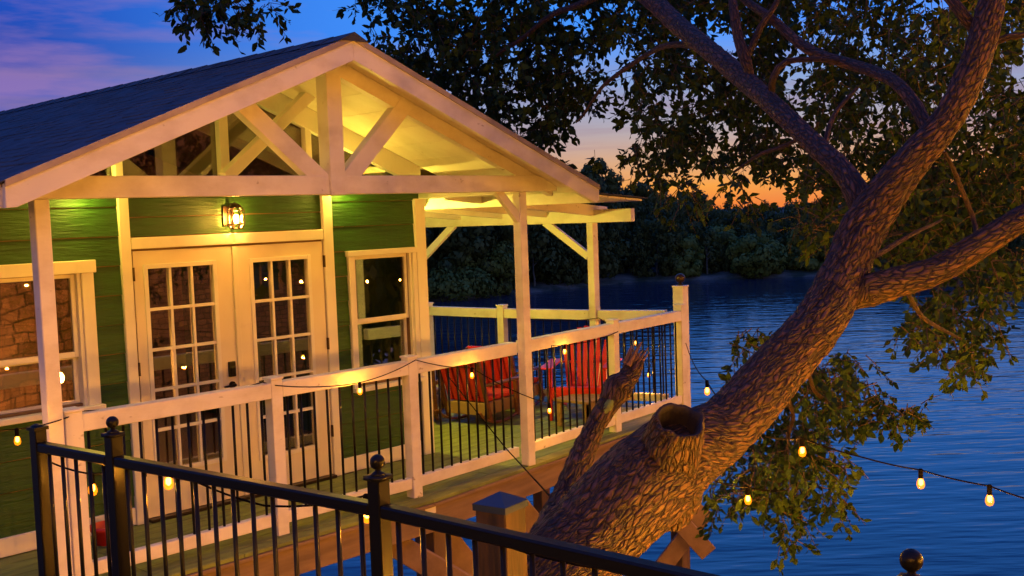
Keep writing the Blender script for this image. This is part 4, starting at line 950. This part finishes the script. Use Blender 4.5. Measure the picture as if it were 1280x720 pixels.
bark_tube('broken_branch', [(672, 712, 4.5, 64), (692, 665, 4.65, 44), (714, 612, 4.8, 34), (737, 560, 4.9, 30), (750, 528, 4.95, 25), (762, 502, 4.98, 27), (771, 484, 5.0, 37), (779, 472, 5.02, 26), (789, 456, 5.03, 22), (796, 446, 5.04, 12)], 48, 0.012, tree, 1.6, wob=0.03, seed=70)

bt = at(794, 449, 5.04); bd = (at(796, 446, 5.04) - at(774, 480, 5.0)).normalized(); b = MB(); b.uv = None
for k in range(9):
    g = k * 0.7; e = bd.orthogonal().normalized(); e2_ = bd.cross(e); o_ = (e * math.cos(g) + e2_ * math.sin(g)) * R.uniform(0.01, 0.045)
    b.tube([bt - bd * 0.05 + o_ * 0.8, bt + bd * R.uniform(-0.02, 0.03) + o_ * 1.1, bt + bd * R.uniform(0.03, 0.09) + o_ * 1.3], [0.013, 0.009, 0.002], 5)
b.build('splintered_end', M['brokenwood'], tree)
gp = at(761, 506, 4.945); b = MB(); b.ball(gp, 0.027, 10, 1.0); b.v = [gp + (v - gp) + bd * ((v - gp).dot(bd) * 1.5) for v in b.v]; b.build('moss_patch', M['moss'], tree, 0, True)
# leaves
LV, LF = [], []
def leaf(p, d, up, ln, wd):
    s_ = d.cross(up)
    if s_.length < 1e-4: s_ = d.orthogonal()
    s_.normalize(); nrm = s_.cross(d); b0 = len(LV); dr = nrm * (-0.12 * ln)
    LV.extend([p, p + d * ln * 0.38 + s_ * wd * 0.5 + nrm * wd * 0.15, p + d * ln * 0.72 + s_ * wd * 0.36 + dr * 0.5, p + d * ln + dr, p + d * ln * 0.72 - s_ * wd * 0.36 + dr * 0.5, p + d * ln * 0.38 - s_ * wd * 0.5 + nrm * wd * 0.15, p + d * ln * 0.5])
    LF.extend([(b0, b0 + 1, b0 + 6, b0 + 5), (b0 + 1, b0 + 2, b0 + 6), (b0 + 2, b0 + 3, b0 + 4, b0 + 6), (b0 + 4, b0 + 5, b0 + 6)])
tw = MB()
def rv(): 
    while True:
        v = V((R.uniform(-1, 1), R.uniform(-1, 1), R.uniform(-1, 1)))
        if 0.05 < v.length < 1: return v.normalized()
def cluster(p, D, n=9, size=12.0, droop=0.5):
    s = size * D / FPX; d = (rv() + V((0, 0, -droop))).normalized(); ln = s * R.uniform(2.2, 4.2)
    pts = [p + d * ln * t + V((0, 0, -0.25 * ln * t * t)) for t in (0, 0.5, 1)]
    tw.tube(pts, [0.0035, 0.0025, 0.0015], 3, False)
    for k in range(n):
        t = R.uniform(0.15, 1.0); q = pts[0].lerp(pts[2], t); dd = (d * 0.7 + rv() * 0.9 + V((0, 0, -0.35))).normalized()
        l_ = s * R.uniform(0.45, 1.55); leaf(q, dd, rv(), l_, l_ * R.uniform(0.42, 0.6))
LOW = [(430, 10), (450, 45), (480, 90), (520, 125), (560, 158), (600, 172), (640, 185), (700, 218), (735, 232), (760, 205), (800, 215), (830, 245), (858, 222), (880, 205), (910, 245), (935, 250), (960, 255), (985, 225), (1005, 240), (1030, 265), (1060, 285), (1100, 300), (1140, 330), (1200, 350), (1260, 345), (1340, 340)]
def low(px):
    for (a, ya), (c, yc) in zip(LOW, LOW[1:]):
        if a <= px <= c: return ya + (yc - ya) * (px - a) / (c - a)
    return -50
GAPS = [(770, 150, 26, 34), (742, 165, 20, 18), (765, 200, 22, 18), (900, 165, 20, 22), (905, 225, 36, 20), (965, 225, 28, 22), (925, 240, 40, 18), (470, 65, 16, 12), (500, 30, 24, 14), (425, 40, 25, 40), (1100, 130, 14, 14), (1010, 110, 14, 12), (1090, 160, 16, 14), (775, 112, 18, 16), (600, 130, 14, 8), (985, 260, 30, 22), (700, 185, 18, 10), (850, 200, 14, 14), (1075, 205, 18, 10)]
cnt = 0
while cnt < 6600:
    px, py = R.uniform(425, 1345), R.uniform(-150, 350)
    lo = low(px)
    if py > lo - 6: continue
    if px > 1095 and px < 1330 and py > 175 and R.random() < 0.15: continue
    if any(((px - x) / (a * 1.15)) ** 2 + ((py - y) / (c * 1.15)) ** 2 < 1 for x, y, a, c in GAPS): continue
    if mn.noise(V((px / 52, py / 44, 3.3))) + 0.45 * mn.noise(V((px / 20, py / 20, 8.1))) < -0.24: continue
    if px < 470 and R.random() < 0.6: continue
    if px < 520 and py < -5 and R.random() < 0.5: continue
    D = R.uniform(9.6, 12.2) if px < 770 else (R.uniform(8, 11.5) if px < 1000 else (R.uniform(6.6, 10) if px < 1110 else R.uniform(5.5, 9.0)))
    cluster(at(px, py, D), D, 9, 9.4); cnt += 1
def blob(px, py, rx, ry, D0, D1, n, sz=10.5, droop=0.6):
    n = int(n * 1.6)
    for _ in range(n):
        a = R.uniform(0, 2 * math.pi); r = math.sqrt(R.random()); D = R.uniform(D0, D1)
        cluster(at(px + math.cos(a) * r * rx, py + math.sin(a) * r * ry, D), D, 8, sz, droop)
# drooping sprays
for s_ in [(235, 5, 20, 8, 9, 9.5, 9), (265, 10, 26, 16, 9, 9.5, 22), (300, 4, 22, 8, 9, 9.5, 8), (335, 10, 12, 12, 9, 9.5, 7), (285, -40, 80, 30, 9, 10, 50),
           (935, 250, 18, 8, 6, 6.5, 5), (920, 232, 26, 8, 6, 6.5, 6), (855, 238, 12, 12, 6, 7, 7), (1000, 275, 14, 16, 5.4, 6, 8), (1035, 285, 30, 22, 5.3, 6, 22), (1110, 300, 26, 24, 5.6, 7, 18),
           (1190, 215, 60, 40, 5.6, 8, 70), (1260, 180, 50, 60, 5.6, 8, 80), (1170, 285, 40, 26, 5.6, 7.5, 36), (1250, 240, 40, 30, 5.6, 8, 40), (1250, 330, 50, 26, 5.2, 7, 45),
           (1190, 365, 45, 22, 5.2, 7, 30), (1170, 398, 36, 22, 5.3, 6.8, 30), (1225, 400, 26, 22, 5.3, 6.5, 22), (1205, 430, 30, 18, 5.3, 6.3, 16), (1140, 400, 16, 16, 5.3, 6, 9), (1232, 440, 16, 12, 5.2, 6, 5), (1205, 455, 14, 12, 5.2, 6, 6),
           (945, 425, 30, 20, 5.6, 6.5, 16), (935, 460, 22, 16, 5.6, 6.2, 8), (912, 485, 14, 10, 5.6, 6, 4), (975, 440, 14, 20, 5.6, 6.4, 7),
           (1020, 470, 26, 22, 5.5, 6.8, 22), (1060, 455, 30, 20, 5.5, 6.8, 16), (1060, 490, 50, 24, 5.6, 6.8, 32), (1115, 515, 34, 20, 5.6, 6.5, 18), (1145, 515, 20, 12, 5.6, 6.3, 7), (1010, 520, 46, 30, 5.6, 7, 44), (970, 560, 50, 30, 5.6, 7, 46),
           (1030, 570, 34, 22, 5.6, 6.6, 22), (920, 590, 36, 30, 5.6, 7, 26), (960, 605, 36, 22, 5.8, 7, 18), (1000, 610, 40, 22, 5.8, 6.8, 22), (1035, 620, 26, 14, 5.8, 6.5, 9), (905, 625, 22, 16, 5.8, 6.8, 8), (985, 648, 22, 14, 5.8, 6.4, 8), (990, 675, 10, 10, 5.8, 6.2, 4), (1000, 545, 30, 20, 5.6, 6.5, 16)]:
    blob(*s_)
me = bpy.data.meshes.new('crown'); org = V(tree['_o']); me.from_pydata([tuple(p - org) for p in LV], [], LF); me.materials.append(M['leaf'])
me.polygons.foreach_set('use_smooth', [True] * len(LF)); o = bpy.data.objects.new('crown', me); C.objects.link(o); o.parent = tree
tw.build('twigs', M['twig'], tree)['kind'] = 'stuff'

# ------------------------------------------------------------------ far shore trees
def crown_mesh(name, seed, h, wdt, mats, cl=46, per=46, leafs=0.42, low=0.12):
    r = random.Random(seed); vs_, fs_ = [], []
    cs = []
    for i in range(cl):
        a = r.uniform(0, 2 * math.pi); zz = r.uniform(low, 1.0); rad = wdt / 2 * math.sin(math.pi * min(0.97, 0.16 + zz * 0.78)) ** 0.7 * (0.35 + 0.65 * math.sqrt(r.random()))
        cs.append((V((math.cos(a) * rad, math.sin(a) * rad, zz * h * 0.93)), r.uniform(0.10, 0.19) * wdt))
    for c, rr in cs:
        for _ in range(per):
            d = V((r.gauss(0, 1), r.gauss(0, 1), r.gauss(0, 1) * 0.8)).normalized(); p = c + d * rr * r.uniform(0.7, 1.08)
            s = leafs * r.uniform(0.5, 1.2); u = V((r.gauss(0, 1), r.gauss(0, 1), r.gauss(0, 1))).cross(d); u = (u.normalized() if u.length > 1e-3 else d.orthogonal()); v = (d + u * r.uniform(-0.7, 0.7)).cross(u).normalized()
            k = len(vs_); vs_.extend([p - u * s, p + v * s * 0.6, p + u * s, p - v * s * 0.6]); fs_.append((k, k + 1, k + 2, k + 3))
    me = bpy.data.meshes.new(name); me.from_pydata([tuple(p) for p in vs_], [], fs_); me.materials.append(mats); return me
def trunk_mesh(h, r0, seed, m):
    r = random.Random(seed); b = MB(); pts = [(0, 0, -0.8)]; x = y = 0
    for k in range(1, 7): x += r.uniform(-0.12, 0.12) * h / 6; y += r.uniform(-0.12, 0.12) * h / 6; pts.append((x, y, h * k / 6))
    b.tube(pts, [r0 * (1 - 0.12 * k) for k in range(7)], 8)
    for k in range(5):
        z = pts[3 + k % 3]; a = r.uniform(0, 6.28); q = V(z) + V((math.cos(a) * h * 0.22, math.sin(a) * h * 0.22, h * 0.22)); b.tube([z, V(z).lerp(q, 0.5) + V((0, 0, -0.03 * h)), q], [r0 * 0.4, r0 * 0.3, r0 * 0.1], 6)
    me = bpy.data.meshes.new('trunk'); me.from_pydata([tuple(v) for v in b.v], [], b.f); me.materials.append(m); return me
def far_point(px, back):                      # ground point behind the shore line as seen at px
    d = CX * (px - 640) + CF * FPX - CD * 0; dx, dy = d.x, d.y
    for i in range(len(SHORE) - 1):
        (x0, y0), (x1, y1) = SHORE[i], SHORE[i + 1]; ex, ey = x1 - x0, y1 - y0; det = dx * ey - dy * ex
        if abs(det) < 1e-6: continue
        t = (x0 * ey - y0 * ex) / det; s = (x0 * dy - y0 * dx) / det
        if t > 0 and 0 <= s <= 1:
            k = (dx * dx + dy * dy) ** 0.5 * t; f = (k + back) / k
            return V((dx * t * f, dy * t * f, WZ + 0.5 + min(back, 40) * 0.05)), k + back
    return None, None
def px_top(px, py, base, dist):               # height that reaches picture row py
    hy = 266 - 0.0363 * (px - 640); D = (base - EYE).dot(CF); return EYE.z + (hy - py) * D / FPX - base.z
def far_tree(name, px, ytop, wpx, back, label, seed, m, cl=46, per=46, lf=0.42, low=0.10, trunk_m='twig', group=None):
    p, dd = far_point(px, back); h = px_top(px, ytop, p, dd); wdt = wpx * (p - EYE).dot(CF) / FPX
    lf *= 0.62; per = int(per * 2)
    t = thing(name, p, label, 'tree', group)
    for nm, me in (('trunk', trunk_mesh(h * 0.8, max(0.12, h * 0.018), seed, M[trunk_m])), ('crown', crown_mesh('crown', seed, h, wdt, m, cl, per, lf, low))):
        o = bpy.data.objects.new(nm, me); C.objects.link(o); o.parent = t
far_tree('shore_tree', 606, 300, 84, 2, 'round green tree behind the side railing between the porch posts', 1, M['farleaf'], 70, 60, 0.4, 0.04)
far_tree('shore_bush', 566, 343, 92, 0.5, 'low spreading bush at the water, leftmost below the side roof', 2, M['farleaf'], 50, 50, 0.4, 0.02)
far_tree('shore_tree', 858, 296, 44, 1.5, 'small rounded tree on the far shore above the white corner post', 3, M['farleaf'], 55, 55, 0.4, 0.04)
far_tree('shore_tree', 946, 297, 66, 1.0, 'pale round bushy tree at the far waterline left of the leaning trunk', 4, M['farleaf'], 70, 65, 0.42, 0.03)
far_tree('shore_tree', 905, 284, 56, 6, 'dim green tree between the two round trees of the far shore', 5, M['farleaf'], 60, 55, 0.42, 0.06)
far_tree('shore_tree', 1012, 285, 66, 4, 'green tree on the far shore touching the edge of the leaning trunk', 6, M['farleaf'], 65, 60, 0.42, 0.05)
far_tree('tall_tree', 752, 196, 66, 14, 'tallest dark tree above the end of the side roof', 7, M['darkleaf'], 60, 46, 0.5, 0.25)
far_tree('tall_tree', 805, 226, 60, 16, 'tall dark tree against the sunset right of the side roof', 8, M['darkleaf'], 60, 46, 0.5, 0.2)
far_tree('tall_tree', 872, 240, 56, 18, 'dark tree with broken top silhouetted left of the orange gap', 9, M['darkleaf'], 60, 46, 0.5, 0.2)
far_tree('bare_tree', 792, 285, 26, 3, 'slim pale trunked tree standing at the far water edge', 10, M['darkleaf'], 12, 20, 0.4, 0.5, 'far_trunk')
far_tree('distant_tree', -4, 122, 26, 40, 'dark treetop showing beyond the left end of the roof', 12, M['darkleaf'], 50, 40, 0.6, 0.3)
for px_, yt_ in ((668, 296), (700, 288), (736, 292), (822, 290), (885, 300), (975, 296)):
    far_tree('bare_tree', px_, yt_, 16, 2.0, 'slim bare trunk at the foot of the dark wood on the far shore', px_, M['darkleaf'], 6, 14, 0.4, 0.6, 'far_trunk', 'slim trunks along the far shore')
# the wood behind them reads as one mass
protos = [crown_mesh('far_wood', 100 + k, 1.0, 0.75, M['darkleaf'], 36, 60, 0.034, 0.02) for k in range(4)]
pv = []
for me in protos:
    co = np.zeros(len(me.vertices) * 3); me.vertices.foreach_get('co', co); pv.append(co.reshape(-1, 3))
allv, nv = [], 0; 
TOPS = [(440, 215), (520, 210), (600, 205), (700, 205), (745, 205), (790, 236), (830, 240), (880, 246), (905, 250), (960, 250), (1010, 248), (1060, 248), (1120, 246), (1200, 240), (1300, 240), (1500, 235)]
def ttop(px):
    for (a, ya), (c, yc) in zip(TOPS, TOPS[1:]):
        if a <= px <= c: return ya + (yc - ya) * (px - a) / (c - a)
    return 215
k = 0
for row, (bk, sink) in enumerate(((3, 30), (9, 16), (16, 6), (26, 0), (40, 3))):
    px = 380
    while px < 1420:
        p, dd = far_point(px, bk + R.uniform(-2, 2))
        if p is not None:
            ws_ = R.uniform(0.45, 1.1); h = max(3, px_top(px, ttop(px) + sink + R.uniform(-5, 13), p, dd)); a = R.uniform(0, 6.28); ws = h * ws_
            src = pv[k % 4]; k += 1
            q = np.stack([(src[:, 0] * math.cos(a) - src[:, 1] * math.sin(a)) * ws + p.x, (src[:, 0] * math.sin(a) + src[:, 1] * math.cos(a)) * ws + p.y, src[:, 2] * h + p.z], 1); allv.append(q)
        px += R.uniform(16, 28)
av = np.concatenate(allv); nf = len(av) // 4
me = bpy.data.meshes.new('far_wood'); me.vertices.add(len(av)); me.vertices.foreach_set('co', av.ravel()); me.loops.add(nf * 4); me.loops.foreach_set('vertex_index', np.arange(nf * 4, dtype=np.int32))
me.polygons.add(nf); me.polygons.foreach_set('loop_start', np.arange(0, nf * 4, 4, dtype=np.int32)); me.update(calc_edges=True); me.materials.append(M['darkleaf'])
o = bpy.data.objects.new('far_wood', me); C.objects.link(o); struct(o, 'stuff')

# trees on the near shore behind the camera (seen only as dark shapes in the panes)
vs2, fs2 = [], []
for k in range(120):
    a = R.uniform(math.radians(150), math.radians(345)); d = R.uniform(16, 30); hh = R.uniform(9, 14); ws = R.uniform(5, 8); src = pv[k % 4]; g = R.uniform(0, 6.28)
    q = np.stack([(src[:, 0] * math.cos(g) - src[:, 1] * math.sin(g)) * ws + d * math.cos(a), (src[:, 0] * math.sin(g) + src[:, 1] * math.cos(g)) * ws + d * math.sin(a), src[:, 2] * hh - 2.0], 1); vs2.append(q)
av2 = np.concatenate(vs2); nf2 = len(av2) // 4
me = bpy.data.meshes.new('near_wood'); me.from_pydata(av2.tolist(), [], [(4 * i, 4 * i + 1, 4 * i + 2, 4 * i + 3) for i in range(nf2)]); me.materials.append(M['darkleaf'])
o = bpy.data.objects.new('near_wood', me); C.objects.link(o); struct(o, 'stuff')

# clean the helper property
for o in bpy.data.objects:
    if '_o' in o: del o['_o']
